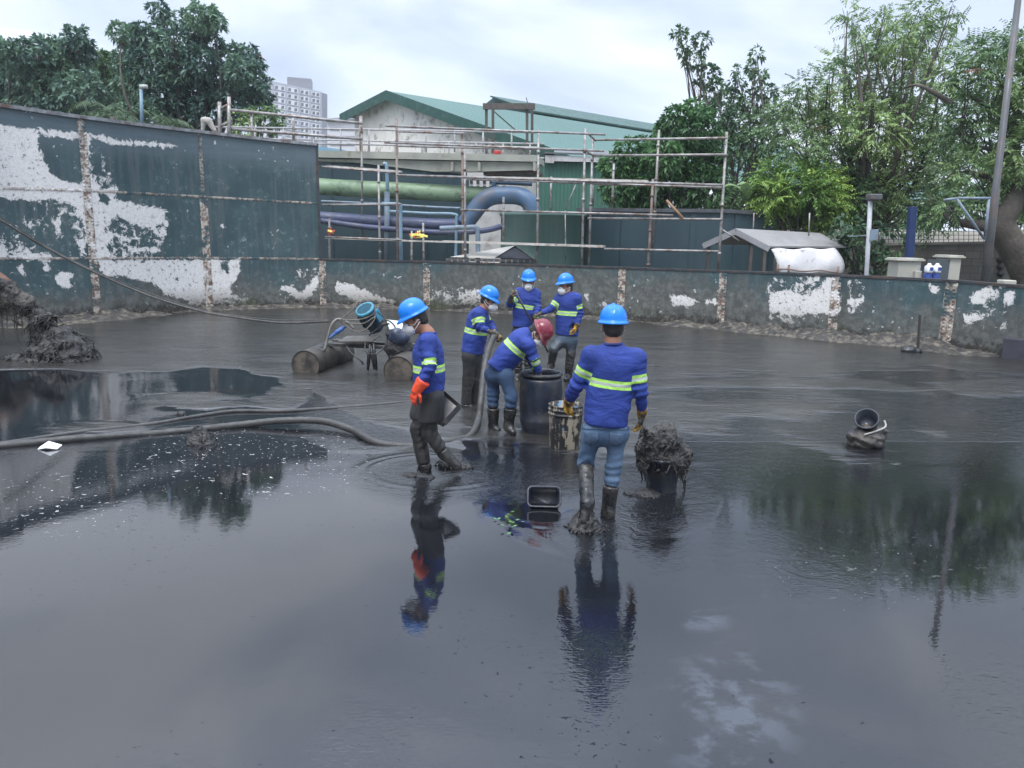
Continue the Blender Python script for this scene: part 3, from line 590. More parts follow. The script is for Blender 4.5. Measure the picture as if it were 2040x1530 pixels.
def person(label, base, J, spec):
    """J: joints in the place; spec: clothing"""
    o = thing('person', label, 'person', base, 'workers in blue shirts'); g = {k: np.asarray(v, float) for k, v in J.items()}
    ff = nrm(spec['front']); ax = nrm(g['chest']-g['pelvis'])
    # continuous body under the clothes
    allp = np.array(list(g.values())); S = SDF(allp.min(0)-.16, allp.max(0)+.2, .0105)
    rest = head_parts(o, S, g['head'], spec['look'], spec['up'], g['neck'], spec.get('mask', True), True, spec.get('hs', 1.))
    S.cone(g['neck'], g['chest'], .055, .085, .04).cone(g['pelvis'], g['chest'], .085, .10, .05, (ff, 1.4))
    S.cone(g['hipL'], g['hipR'], .07, .07, .04)
    for s_ in 'LR':
        S.cone(g['chest'], g['sh'+s_], .07, .042, .04).cone(g['sh'+s_], g['el'+s_], .040, .033, .02).cone(g['el'+s_], g['wr'+s_], .034, .024, .015).cone(g['wr'+s_], g['wr'+s_]*.6+g['ha'+s_]*.4, .024, .018, .01)
        S.cone(g['hip'+s_], g['kn'+s_], .066, .046, .03).cone(g['kn'+s_], g['an'+s_], .046, .030, .02).cone(g['an'+s_], g['to'+s_], .030, .022, .015)
    part('body', S, SKIN, o); rest()
    # shirt
    hem = g['hem']; W = spec.get('w', 1.); S = SDF(np.array([g[k] for k in ('neck', 'hem', 'shL', 'shR', 'elL', 'elR', 'wrL', 'wrR', 'chest')]).min(0)-.24, np.array([g[k] for k in ('neck', 'hem', 'shL', 'shR', 'elL', 'elR', 'wrL', 'wrR', 'chest')]).max(0)+.24, .0115)
    fl = (ff, spec.get('flat', 1.42)); sn = nrm(g['neck']-g['chest'])
    S.cone(hem-ax*.12, g['waist'], .185*W, .170*W, .03, fl).cone(g['waist'], g['chest'], .170*W, .178*W, .06, fl).cone(g['shL'], g['shR'], .068, .068, .06)
    S.cone(g['chest'], g['neck']-sn*.02, .12, .066, .05)
    for s_ in 'LR':
        S.cone(g['sh'+s_], g['el'+s_], .072, .053, .045).cone(g['el'+s_], g['wr'+s_], .053, .042, .02)
        S.cut(g['wr'+s_], nrm(g['wr'+s_]-g['el'+s_])) if False else None
    bl = spec['band']; cen = g['waist']*(1-bl)+g['chest']*bl
    wa = nrm(g['chest']-g['waist'])
    def folds(P):
        zz = (P-cen)@ax; low = np.clip((-zz+.05)/.25, 0, 1); d = .0055*vnoise(P*[1, 1, 1.4], 7.5, 11, 3)
        d += low*.013*vnoise(P@np.array([[.8, 0, .2], [0, .8, 0], [.2, 0, 2.2]]), 7, 12, 2)
        for s_ in 'LR':
            e_ = g['el'+s_]; q = np.linalg.norm(P-e_, axis=1); fa = nrm(g['wr'+s_]-g['sh'+s_]); d += np.exp(-(q/.13)**2)*.011*np.sin((P-e_)@fa*95+2.5*vnoise(P, 7, 13, 1))
        return d
    S.rough(folds)
    S.cut(hem, -ax+spec.get('hemtilt', np.zeros(3)))
    for s_ in 'LR':                       # clean cuffs
        c = g['wr'+s_]; n = nrm(g['wr'+s_]-g['el'+s_]); sl, G = S.box(c-.11, c+.11); dd = (G-c)@n; near = np.linalg.norm((G-c)-dd[..., None]*n, axis=-1) < .09
        S.d[sl] = np.where(near, np.maximum(S.d[sl], dd), S.d[sl])
    def bands(V):
        def dist(a, b): h = np.clip((V-a)@(b-a)/((b-a)@(b-a)), 0, 1); return np.linalg.norm(V-a-h[:, None]*(b-a), axis=1)
        bt = (V-cen)@wa; dT = dist(hem, g['chest'])-.13*W; bA = np.full(len(V), .12); dA = np.full(len(V), 9.)
        for s_ in 'LR':
            a, b, c = g['sh'+s_], g['el'+s_], g['wr'+s_]; da = np.minimum(dist(a, b), dist(b, c))-.055; ab = spec['armband'][0 if s_ == 'L' else 1]
            tA = (V-(a+(b-a)*ab))@nrm(b-a) if ab <= 1 else (V-(b+(c-b)*(ab-1)))@nrm(c-b)
            up_ = dist(a, b) < dist(b, c); tA = np.where(up_ if ab <= 1 else ~up_, tA, .12)
            bA = np.where(da < dA, tA, bA); dA = np.minimum(da, dA)
        return dict(band=np.clip(bt, -.12, .12), band_arm=np.clip(bA, -.12, .12), sleeve=np.clip(.5+(dT-dA)/.06, 0, 1))
    part('shirt', S, SHIRT, o, bands)
    b = MB(); n_ = nrm(g['head']-g['neck'])*.5+sn*.5; n_ = nrm(n_); x_ = nrm(np.cross(n_, ff)); y_ = np.cross(x_, n_); c_ = g['neck']-n_*.012; b.tube([c_+x_*.067*math.cos(t)+y_*.070*math.sin(t) for t in np.linspace(0, 2*math.pi, 25)], .011, 7, False); b.build('collar', COLLAR, o, True)
    # trousers
    tr = spec['trouser']; pk = [g[k] for k in ('pelvis', 'hipL', 'hipR', 'knL', 'knR', 'anL', 'anR')]; S = SDF(np.min(pk, 0)-.2, np.max(pk, 0)+.2, .0115); tw = spec.get('tw', 1.)
    S.cone(g['hipL'], g['hipR'], .098*tw, .098*tw, .04, (ff, 1.0)); S.cone((g['hipL']+g['hipR'])/2, hem+ax*.03, .135*tw, .148*tw, .05, (ff, 1.3))
    for s_ in 'LR':
        S.cone(g['hip'+s_], g['kn'+s_], .092*tw, .070*tw, .045); S.cone(g['kn'+s_], g['an'+s_], .072*tw, .064*tw, .03)
    def tf(P):
        d = .008*vnoise(P*[1, 1, 1.5], 8, 21, 3)
        for s_ in 'LR':
            k_, a_, h_ = g['kn'+s_], g['an'+s_], g['hip'+s_]; x = nrm(a_-k_); tt = (P-k_)@x; dd = np.linalg.norm((P-k_)-tt[:, None]*x, axis=1)
            wgt = np.exp(-((tt-.10)/.17)**2)*(dd < .16); d += spec.get('fold', 1.)*wgt*(.0065*np.sin(tt*92+4.5*vnoise(P, 6, 22, 2)+(P@rt_)*22)+.004*vnoise(P*[1, 1, 2.2], 11, 23, 2))
        return d
    rt_ = np.cross(ff, (0, 0, 1.)); S.rough(tf)
    bt = spec.get('boot_top', {})
    for s_ in 'LR':
        if s_ in bt:
            c = g['kn'+s_]+(g['an'+s_]-g['kn'+s_])*bt[s_]; n = nrm(g['an'+s_]-g['kn'+s_]); sl, G = S.box(np.minimum(c, g['an'+s_])-.17, np.maximum(c, g['an'+s_])+.17)
            dd = (G-c)@n; near = np.linalg.norm((G-c)-dd[..., None]*n, axis=-1) < .13; S.d[sl] = np.where(near, np.maximum(S.d[sl], dd), S.d[sl])
    tro = part('trousers', S, tr, o)
    for pol in spec.get('pockets', ()): patch(tro, pol, o)
    # boots
    for s_ in 'LR':
        k_, a_, t_ = g['kn'+s_], g['an'+s_], g['to'+s_]; f_ = bt.get(s_, .8); c = k_+(a_-k_)*f_; n = nrm(a_-k_); S = SDF(np.minimum(np.minimum(c, a_), t_)-.12, np.maximum(np.maximum(c, a_), t_)+.12, .0105)
        S.cone(c-n*.03, a_, spec.get('br', .072), .054, .03); S.cone(a_, t_, .054, .042, .03); S.cone(a_-nrm(t_-a_)*.025, a_+n*.02, .045, .044, .02)
        S.rough(lambda P: .003*vnoise(P, 18, 8, 2)+.0025*np.sin(np.clip((P-c)@n, 0, .05)*260)); S.cut(c, -n); part('boot', S, RUB, o)
    helmet(o, g['helm'], spec['look'], spec.get('hup', spec['up']), spec.get('helmet', HBLUE), spec.get('hband', HLIN))
    for s_ in 'LR':
        h = spec['hands'][s_]; wr = g['wr'+s_]; hand(wr+nrm(g['ha'+s_]-wr)*.03, g['ha'+s_]-wr, h['pn'], h['th'], h['mat'], o, h.get('curl', 30), 'glove', h.get('cuff'))
    return o
JEAN = cloth('blue_jeans', (.045, .085, .15), (.095, .15, .23), None, .9, 30, .01); JEANM = cloth('muddy_jeans', (.075, .12, .17), (.05, .08, .12), .62, .8, 30, .01)
JEAND = cloth('dark_jeans', (.02, .045, .10), (.04, .075, .14), .3, .9, 30, .01); BLK = cloth('black_trousers', (.016, .016, .019), (.03, .03, .033), .55, .75, 26, .014)
def jf(Y0): return lambda u, v, dy=0.: at(u, v, Y0+dy)
X_, Y_, Z_ = np.eye(3)

# --- foreground man seen from behind
j = jf(5.86)
J6 = dict(head=j(1221, 650, .03), helm=j(1221.5, 640, .03), neck=j(1221, 683), chest=j(1222, 730), waist=j(1213, 792), pelvis=j(1206, 850), hem=j(1206, 846),
  shL=j(1178, 708), shR=j(1268, 714), elL=j(1147, 768, .05), wrL=j(1134, 797, .22), haL=j(1125, 826, .30), elR=j(1276, 778, -.02), wrR=j(1279, 818, .10), haR=j(1277, 846, .12),
  hipL=j(1181, 860), hipR=j(1230, 862), knL=j(1166, 925, .06), anL=j(1170, 1004, -.24), toL=j(1163, 1036, -.30), knR=j(1222, 928, .03), anR=j(1211, 1022, .0), toR=at(1205, 1030, 5.98))
person('man in a blue helmet and jeans seen from behind, nearest worker, walking through the sludge', (.79, 5.86, 0), J6, dict(front=(.05, 1, 0), look=(.03, 1, -.12), up=(0, .03, 1), band=.49, armband=(.52, .62), trouser=JEAN, tw=.88, pockets=([(1214, 862), (1241, 865), (1240, 881), (1228, 888), (1214, 883)], [(1165, 860), (1192, 861), (1191, 880), (1178, 886), (1165, 880)], [(1160, 849), (1252, 851), (1252, 856), (1160, 854)], [(1166, 930), (1169, 930), (1168, 990), (1166, 990)]),
  boot_top=dict(L=.08, R=.42), br=.068, hband=HGREY, w=.98, hands=dict(L=dict(pn=(.7, .3, 0), th=1, mat=YGL, curl=38, cuff=(j(1135, 795, .19), .047, .036)), R=dict(pn=(-.8, .1, 0), th=-1, mat=YGL, curl=22, cuff=(j(1279, 815, .09), .045, .036)))))
# --- man with orange gloves, walking left, head bowed
j = jf(6.95)
J1 = dict(head=j(827, 637), helm=j(823.5, 624), neck=j(853, 665), chest=j(853, 706), waist=j(855, 742), pelvis=j(857, 778), hem=j(855, 777),
  shL=j(853, 681, -.15), shR=j(851, 679, .15), elL=j(857, 730, -.24), wrL=j(834, 769, -.25), haL=j(814, 812, -.25), elR=j(862, 730, .26), wrR=j(868, 776, .20), haR=j(874, 812, .20),
  hipL=j(860, 792, -.08), hipR=j(850, 790, .08), knL=j(855, 862, -.06), anL=j(885, 905, -.04), toL=j(912, 930, -.06), knR=j(832, 856, .06), anR=j(846, 934, .04), toR=j(836, 944, .04))
p1 = person('man in a blue helmet and long orange glove, walking left with bowed head', (-.79, 6.95, 0), J1, dict(front=(-1, -.12, 0), look=(-.86, -.2, -.48), up=(-.40, -.05, .9), hup=(-.42, -.10, .9), band=.30, armband=(.86, .86), trouser=BLK, tw=.95, fold=.5,
  boot_top=dict(L=.8, R=.86), br=.06, w=1.03, flat=1.28, hs=1.02, hands=dict(L=dict(pn=(.4, .5, -.2), th=1, mat=OGL, curl=20, cuff=(j(842, 761, -.25), .066, .045)), R=dict(pn=(0, -1, 0), th=1, mat=DGL, curl=40))))
S = SDF(j(855, 810)-.34, j(855, 810)+.34, .0115)                       # wide shorts worn over the trousers
for a, b, dy in (((861, 790), (854, 838), -.085), ((850, 788), (838, 826), .085)): S.cone(j(*a, dy), j(*b, dy), .112, .104, .04)
S.rough(lambda P: .006*vnoise(P*[1, 1, .5], 9, 4, 2)); S.cut(j(852, 836), (.1, 0, -1)); S.cut(j(855, 768), (0, 0, 1)); part('shorts', S, cloth('dark_shorts', (.035, .035, .036), (.022, .022, .024), None, .8, 20), p1)
# --- man with the suction hose
j = jf(9.85)
J2 = dict(head=j(974.5, 599), helm=j(973.5, 590), neck=j(962, 618), chest=j(952, 640), waist=j(946, 672), pelvis=j(941, 700), hem=j(941, 702),
  shL=j(960, 627, .15), shR=j(954, 626, -.15), elR=j(957, 652, -.22), wrR=j(973, 659, -.26), haR=j(986, 667, -.26), elL=j(978, 648, .12), wrL=j(985, 660, -.04), haL=j(993, 670, -.08),
  hipL=j(946, 712, .09), hipR=j(936, 710, -.08), knL=j(947, 758, .08), anL=j(946, 806, .08), toL=j(952, 812, .05), knR=j(932, 756, -.06), anR=j(928, 806, -.08), toR=j(936, 812, -.1))
person('man in a blue helmet and dark trousers, holding the thick grey suction hose', (-.55, 9.85, 0), J2, dict(front=(.95, -.3, -.1), look=(.85, -.35, -.42), up=(.38, -.05, .9), band=.42, armband=(.52, .52), trouser=cloth('dark_work_trousers', (.022, .024, .026), (.035, .036, .036), .5, .8, 20), w=1.0, fold=.5,
  flat=1.25, tw=1.0, boot_top=dict(L=.98, R=.98), hands=dict(L=dict(pn=(-.2, .5, -.8), th=1, mat=DGL, curl=48), R=dict(pn=(.1, .8, -.5), th=-1, mat=DGL, curl=48))))
# --- man facing the camera with a rod
j = jf(11.75)
J3 = dict(head=j(1052.5, 564, -.02), helm=j(1053, 554, -.02), neck=j(1050, 578), chest=j(1049, 594), waist=j(1045, 620), pelvis=j(1041, 648), hem=j(1042, 652),
  shR=j(1031, 584), shL=j(1067, 585), elR=j(1016, 606, -.10), wrR=j(1017, 594, -.26), haR=j(1025, 578, -.30), elL=j(1072, 612, -.05), wrL=j(1067, 636, -.18), haL=j(1066, 652, -.22),
  hipR=j(1033, 662), hipL=j(1051, 662), knR=j(1032, 704), anR=j(1032, 750), toR=j(1030, 758, -.15), knL=j(1052, 704), anL=j(1053, 752), toL=j(1055, 758, -.15))
person('man in a blue helmet and white mask facing the camera, raising one yellow-cuffed glove', (.22, 11.75, 0), J3, dict(front=(-.05, -1, 0), look=(.02, -1, -.25), up=(0, -.1, 1), band=.38, armband=(2.0, .6), trouser=BLK, hband=HGREY,
  boot_top=dict(L=.6, R=.6), hands=dict(R=dict(pn=(.7, .2, 0), th=-1, mat=DGL, curl=50, cuff=(j(1016, 600, -.22), .05, .036)), L=dict(pn=(-1, 0, 0), th=-1, mat=DGL, curl=30))))
# --- man with the yellow glove, striding
j = jf(11.7)
J4 = dict(head=j(1127, 572), helm=j(1127, 562), neck=j(1131, 588), chest=j(1133, 604), waist=j(1131, 634), pelvis=j(1129, 664), hem=j(1130, 667),
  shR=j(1115, 594, .05), shL=j(1149, 594, -.05), elR=j(1098, 615, -.02), wrR=j(1079, 623, -.12), haR=j(1062, 630, -.16), elL=j(1156, 623, -.02), wrL=j(1149, 648, -.10), haL=j(1143, 668, -.12),
  hipR=j(1121, 676), hipL=j(1138, 677), knR=j(1103, 697, -.12), anR=j(1098, 728, .04), toR=j(1094, 736, -.1), knL=j(1137, 706, -.02), anL=j(1132, 750, .02), toL=j(1127, 756, -.12))
person('man in a blue helmet and washed-out jeans, one yellow glove hanging, looking left', (.87, 11.7, 0), J4, dict(front=(-.25, -1, 0), look=(-.85, -.5, -.18), up=(-.08, 0, 1), band=.36, armband=(.55, .62), trouser=JEANM, hband=HGREY,
  boot_top=dict(L=.55, R=.25), hands=dict(R=dict(pn=(0, .3, -1), th=-1, mat=DGL, curl=35), L=dict(pn=(-.8, .3, 0), th=-1, mat=YGL, curl=25, cuff=(j(1150, 646, -.1), .046, .036)))))
# --- man in the maroon helmet bending into the barrel
j = jf(8.5)
J5 = dict(head=j(1071, 664, -.06), helm=j(1078, 659, -.06), neck=j(1057, 668, -.03), chest=j(1038, 680), waist=j(1014, 706), pelvis=j(994, 736), hem=j(993, 734),
  shR=j(1053, 687, -.17), shL=j(1046, 672, .16), elR=j(1064, 714, -.16), wrR=j(1073, 740, -.10), haR=j(1078, 757, -.08), elL=j(1059, 716, .14), wrL=j(1067, 738, .06), haL=j(1073, 756, .05),
  hipR=j(1005, 746, -.08), hipL=j(982, 744, .08), knR=j(1019, 790, -.10), anR=j(1013, 850, -.08), toR=j(1022, 862, -.16), knL=j(982, 782, .08), anL=j(983, 850, .08), toL=j(992, 858, .02))
person('man in a maroon helmet bending over with both arms in the black barrel', (-.1, 8.5, 0), J5, dict(front=(.6, -.35, -.75), look=(.62, -.30, -.75), up=(.72, -.15, .55), hup=(.80, -.22, .42), band=.52, armband=(2.0, 1.25), trouser=JEAND, tw=.95, helmet=HRED, hband=HGREY,
  flat=1.3, w=1.02, hemtilt=(0, 0, -.25), boot_top=dict(L=.45, R=.38), br=.08, hands=dict(R=dict(pn=(-.3, 0, -1), th=1, mat=DGL, curl=30), L=dict(pn=(-.3, 0, -1), th=-1, mat=DGL, curl=30))))
# ------------------------------------------------------------------ things in the sludge
SL = pm('wet_sludge', (.026, .025, .025), (.050, .046, .042), 9, .42, 1., 34, (.012, .012, .013), 5, .5, dist=.03)
SLB = pm('drying_sludge', (.045, .042, .04), (.07, .064, .056), 9, .6, 1., 34, (.018, .018, .019), 6, .5, dist=.03)
def heap(name, label, cat, ells, mat_, strands, res=.014, amp=.02, hang=(), seed=1, parent=None, cutz=None, ls=1., fl=1.):
    """lumpy mass of sludge with strings and rags matted into its surface"""
    g = np.random.default_rng(seed); E_ = [(np.asarray(c, float), np.asarray(r, float)) for c, r in ells]
    S = SDF(np.min([c-r for c, r in E_], 0)-.06, np.max([c+r for c, r in E_], 0)+.06, res)
    for c, r in E_: S.ell(c, r, None, .05)
    S.rough(lambda P: amp*vnoise(P, 7, seed, 4)+amp*.55*vnoise(P, 23, seed+1, 3))
    if cutz is not None: S.cut((0, 0, cutz), (0, 0, -1))
    V, Fq = S.mesh(1); vs, fs, n = [V], [Fq], len(V)
    nn = np.zeros_like(V)
    for i in range(4): np.add.at(nn, Fq[:, i], np.cross(V[Fq[:, 1]]-V[Fq[:, 0]], V[Fq[:, 2]]-V[Fq[:, 0]]))
    nn /= np.linalg.norm(nn, axis=1)[:, None]+1e-9
    cen = np.mean([c for c, r in E_], 0)
    if ((V-cen)*nn).sum() < 0: nn = -nn
    b = MB()
    for i in g.choice(len(V), strands):
        p, q = V[i], nn[i]; t = nrm(np.cross(q, g.normal(size=3))+np.array([0, 0, -.45])); l = g.uniform(.04, .13)*ls; w_ = g.uniform(.004, .010)*ls**.5*fl; s_ = nrm(np.cross(t, q)); P = []
        for k_ in np.linspace(0, 1, 5): P.append(p-q*.006+t*l*k_+q*(.009*math.sin(k_*3.1)*g.uniform(.3, 1.2))+s_*.02*math.sin(k_*g.uniform(2, 6))+np.array([0, 0, -.05*k_*k_]))
        b.tube(P, [w_*.7, w_, w_, w_*.9, w_*.3], 5)
    for p, l in hang:
        p = np.asarray(p, float); P = [p+np.array([.012*math.sin(k_*7+l*9), 0, -l*k_]) for k_ in np.linspace(0, 1, 7)]; b.tube(P, [.016, .013, .010, .012, .008, .007, .003], 6)
    if b.v:
        W = np.concatenate(b.v); me = [f for f in b.f]
        faces = [tuple(f) for f in Fq]+[tuple(i+n for i in f) for f in me]; V = np.vstack([V, W])
    else: faces = [tuple(f) for f in Fq]
    o = mk(name, V, faces, mat_, parent, True)
    if label: tag(o, label, cat, None, 'thing')
    return o
# --- barrel, paint drum, heaped pail
BARR = pm('barrel_plastic', (.010, .014, .026), (.015, .020, .034), 5, .38, .3, 22, (.045, .044, .042), 7, .45)
c = gnd(1076, 858); Yb = c[1]; b = MB(); H = at(1076, 741, Yb)[2]
b.lathe([(.19, -.1), (.205, .0), (.235, .12), (.24, .16), (.232, .17), (.244, .30), (.246, .46), (.236, .60), (.222, .70*H/.74), (.216, H-.045), (.232, H-.035), (.234, H-.004), (.226, H+.004), (.212, H), (.206, H-.04), (.225, .5), (.215, .16), (.001, .15)], (c[0], c[1], 0), (0, 0, 1), 40, close=False)
bt = thing('barrel', 'open black plastic barrel, waist high, that the bending man reaches into', 'barrel', (c[0], c[1], 0)); b.build('drum', BARR, bt, True)
b = MB(); b.lathe([(.234, H-.03), (.243, H-.03), (.245, H-.012), (.236, H-.008)], (c[0], c[1], 0), (0, 0, 1), 40, close=False); b.build('rim_ring', RUB, bt, True)
def painted_drum():
    s = NT('spattered_drum'); co = s.coord(); st = s.coord((6, 6, .9)); n1_ = s.noise(st, 2.6, 6, .65); n2_ = s.noise(co, 9, 7, .7)
    sp = s.n('SeparateXYZ'); s.l(s.coord(), sp.inputs[0])
    c = s.mix(s.rng(s.noise(co, 5, 4), .5, .62), (.016, .015, .015), (.03, .03, .035))
    dr = s.rng(s.math('ADD', n1_, s.math('MULTIPLY', s.math('SUBTRACT', n2_, .5), .9)), .50, .56); c = s.mix(s.math('MULTIPLY', dr, .85), c, s.mix(n2_, (.42, .38, .30), (.22, .18, .12)))
    c = s.mix(s.rng(s.noise(co, 7, 3), .68, .70), c, (.08, .20, .36)); s.bump(s.math('ADD', dr, n2_), .4, .01); return s.fin(c, .55)
c = gnd(1125, 889); b = MB(); H = at(1125, 805, c[1])[2]; x, y = c[:2]
b.lathe([(.15, -.06), (.163, 0), (.176, H*.7), (.178, H*.78), (.187, H*.785), (.187, H*.81), (.178, H*.815), (.179, H*.88), (.188, H*.885), (.188, H*.91), (.180, H*.915), (.181, H*.985), (.186, H), (.174, H), (.165, H*.3), (.001, H*.28)], (x, y, 0), (0, 0, 1), 36, close=False)
pd = tag(b.build('paint_drum', painted_drum(), None, True), 'open drum caked in white and black paint drips, between barrel and foreground man', 'bucket')
c = gnd(1317, 974); x, y = c[:2]; pxm = F0/y; PB = pm('dark_pail', (.012, .018, .03), (.02, .024, .035), 6, .35, .3, 20, (.04, .038, .036), 8, .45)
z0 = at(1317, 925, y)[2]
b = MB(); b.lathe([(.128, -.08), (.133, 0), (.155, z0+.05), (.165, z0+.05), (.165, z0+.075), (.152, z0+.075), (.12, .05), (.001, .05)], (x, y, 0), (0, 0, 1), 32, close=False)
tag(b.build('pail', PB, None, True), 'dark pail overflowing with a tall heap of stringy sludge, beside the foreground man', 'bucket')
zt_ = at(1322, 836, y)[2]
hp = lambda u, v, dy=0.: at(u, v, y+dy)
heap('sludge_heap', 'tall heap of black stringy sludge piled on a pail, right of the foreground man', 'sludge', [(hp(1322, 905), (.19, .17, .11)), (hp(1320, 880), (.17, .16, .12)), (hp(1327, 858), (.10, .11, .10)), (hp(1350, 900), (.11, .12, .09)), (hp(1290, 895), (.085, .11, .10)), (hp(1285, 858), (.045, .05, .04)), (hp(1322, 924), (.15, .13, .035))], SLB, 420, .010, .034,
     [(hp(1279, 915), .22), (hp(1285, 918, -.05), .20), (hp(1289, 925, -.1), .12), (hp(1362, 930, -.05), .20), (hp(1366, 915), .36), (hp(1355, 935, -.1), .10), (hp(1371, 905), .10)], 5, ls=.55, fl=1.9)
q = gnd(1290, 985); heap('sludge_clump', 'low clump of wet sludge at the foot of the heaped pail', 'sludge', [((q[0], q[1], 0), (.12, .10, .035)), ((q[0]-.12, q[1]+.02, 0), (.09, .06, .025))], SL, 90, .012, .012, (), 12)
# --- lifted-foot sludge under the foreground man, and behind the walker's boot
q = gnd(1166, 1052); heap('sludge_clump', 'stringy black sludge clinging round the lifted boot of the foreground man', 'sludge', [((q[0], q[1]+.05, .05), (.075, .09, .09)), ((q[0]-.01, q[1], .01), (.13, .12, .05)), ((q[0]+.06, q[1]-.04, 0), (.07, .06, .03))], SL, 320, .010, .016, [((q[0]-.06, q[1]-.08, .10), .10), ((q[0]+.05, q[1]-.09, .12), .12), ((q[0], q[1]-.1, .09), .1)], 6)
q = gnd(905, 928); heap('sludge_clump', 'black sludge churned up round the trailing boot of the orange-gloved walker', 'sludge', [((q[0]-.02, q[1], .03), (.11, .1, .07)), ((q[0]+.08, q[1]-.03, .0), (.10, .08, .035)), ((q[0]-.10, q[1]-.03, .02), (.05, .06, .05))], SL, 120, .010, .012, (), 8)
q = gnd(838, 946); heap('sludge_clump', 'ring of churned sludge round the standing boot of the walking man', 'sludge', [((q[0]-.08, q[1]-.02, -.01), (.08, .06, .035)), ((q[0]+.06, q[1]-.05, -.01), (.09, .05, .03)), ((q[0]-.19, q[1]+.02, -.01), (.06, .04, .025))], SL, 70, .010, .010, (), 9)
# --- tilted tub
c = gnd(1085, 1008); tb = thing('plastic_tub', 'black rectangular tub tipped towards the camera, lying in the sludge', 'tub', (c[0], c[1], 0))
TUB = pm('tub_plastic', (.012, .016, .028), (.02, .024, .034), 8, .35, .3, 30, (.05, .05, .05), 9, .42)
ctr = at(1084, 990, c[1]-.02); az = nrm((-.02, -.80, .60)); axx = nrm(np.cross(az, (0, 0, 1))); ayy = np.cross(axx, az)*-1
def rrect(hw, hh, r, n=5):
    o = []
    for cx_, cy_, a0 in ((hw-r, hh-r, 0), (-hw+r, hh-r, 90), (-hw+r, -hh+r, 180), (hw-r, -hh+r, 270)):
        for t in np.linspace(a0, a0+90, n): o.append((cx_+r*math.cos(R(t)), cy_+r*math.sin(R(t))))
    return np.array(o)
def loft(b, secs, c, ax_, ay_, az_):
    V = []; n = len(secs[0][0])
    for p, z in secs: V.append(c+p[:, :1]*ax_+p[:, 1:]*ay_+az_*z)
    m_ = len(secs); Fc = [(i*n+j, i*n+(j+1) % n, (i+1)*n+(j+1) % n, (i+1)*n+j) for i in range(m_-1) for j in range(n)]+[tuple((m_-1)*n+j for j in range(n)), tuple(range(n))[::-1]]
    b.add(np.concatenate(V), Fc)
b = MB(); k_ = .86
loft(b, [(rrect(.125*k_, .072*k_, .03), -.125), (rrect(.150*k_, .094*k_, .035), 0), (rrect(.163*k_, .107*k_, .04), 0.), (rrect(.165*k_, .109*k_, .04), .012), (rrect(.149*k_, .093*k_, .034), .012), (rrect(.143*k_, .087*k_, .033), 0), (rrect(.120*k_, .068*k_, .028), -.115)], ctr, axx, ayy, az)
b.build('basin', TUB, tb, True)
# --- rag bundle with a tipped pail on it
c = gnd(1726, 886); x, y = c[:2]; hp2 = lambda u, v, dy=0.: at(u, v, y+dy)
S = SDF((x-.3, y-.25, -.06), (x+.3, y+.25, .38), .012)
S.ell((x-.01, y, .06), (.205, .19, .13), None, .03); S.ell(hp2(1728, 862), (.15, .15, .07), None, .04); S.ell(hp2(1698, 868, -.05), (.06, .07, .06), None, .03); S.ell(hp2(1758, 862), (.05, .08, .06), None, .03)
S.rough(lambda P: .02*vnoise(P@np.array([[1, 0, .6], [0, 1, 0], [-.5, 0, 2.]]), 8, 3, 3)+.010*np.sin((P[:, 2]+.35*P[:, 0])*70+3*vnoise(P, 7, 4, 2)))
V, Fq = S.mesh(1); tag(mk('sack', V, Fq, pm('muddy_sacking', (.06, .052, .044), (.13, .115, .10), 6, .6, .8, 18, (.015, .015, .016), 5, .5, dist=.02), None, True), 'crumpled muddy sack standing alone in the sludge on the right', 'sack', None, 'thing')
pc = hp2(1728, 848); axp = nrm((-.42, -.62, .60)); b = MB()
b.lathe([(.085, -.16), (.105, 0), (.118, .115), (.125, .117), (.125, .128), (.112, .128), (.098, 0), (.001, -.01)], pc+np.array([0, 0, .02]), axp, 28, close=False); b.build('pail', PB, None, True)
tag(bpy.context.scene.objects[[o.name for o in COL.objects if o.name.startswith('pail')][-1]], 'small dark pail tipped over on top of the muddy sack', 'bucket', None, 'thing')
b = MB(); b.tube(spline([hp2(1762, 838, .0), hp2(1764, 850, -.05), hp2(1748, 858, -.12), hp2(1722, 866, -.16)], 14), .011, 6); tag(b.build('rope', pm('pale_rope', (.38, .36, .33)), None, True), 'short pale strap lying across the muddy sack', 'strap', None, 'thing')
# --- pontoon pump raft
rx = thing('pump_raft', 'floating pump raft on two muddy drums with a blue motor on top', 'pump', (*gnd(700, 745)[:2], 0))
RUST = pm('muddy_drum', (.075, .062, .047), (.045, .04, .034), 5, .6, .5, 22, (.02, .019, .018), 3.5, .48); LID = pm('drum_end', (.13, .105, .08), (.085, .072, .056), 4, .6, .35, 20, (.03, .027, .025), 4, .45); FRM = pm('raft_frame', (.07, .065, .06), (.035, .034, .033), 8, .6, .5, 30)
def pontoon(p0, dirv, L_, r, name='drum'):
    b = MB(); d = nrm(dirv); b.lathe([(.01, .02), (r*.97, .02), (r, 0), (r, .04), (r*1.03, L_*.33), (r*1.03, L_*.33+.03), (r, L_*.33+.04), (r, L_*.66), (r*1.03, L_*.66+.01), (r, L_*.66+.04), (r, L_), (.01, L_)], p0, d, 32, xref=(0, 0, 1)); o = b.build(name, RUST, rx, True)
    b = MB(); b.lathe([(.01, 0), (r*.93, 0), (r*.95, -.004)], p0+d*.014, d, 32, xref=(0, 0, 1), close=False); b.build('drum_end', LID, o)
pA = at(608, 722, gnd(608, 744)[1]); rA = .235; pA[2] = .13; dA = nrm((.17, 1, 0)); pontoon(pA, dA, 1.5, rA)
pBc = at(793, 732, gnd(793, 757)[1]); pBc[2] = .13; pontoon(pBc, dA, 1.5, rA)
hpr = lambda u, v, Yq: at(u, v, Yq)
Ya = pA[1]
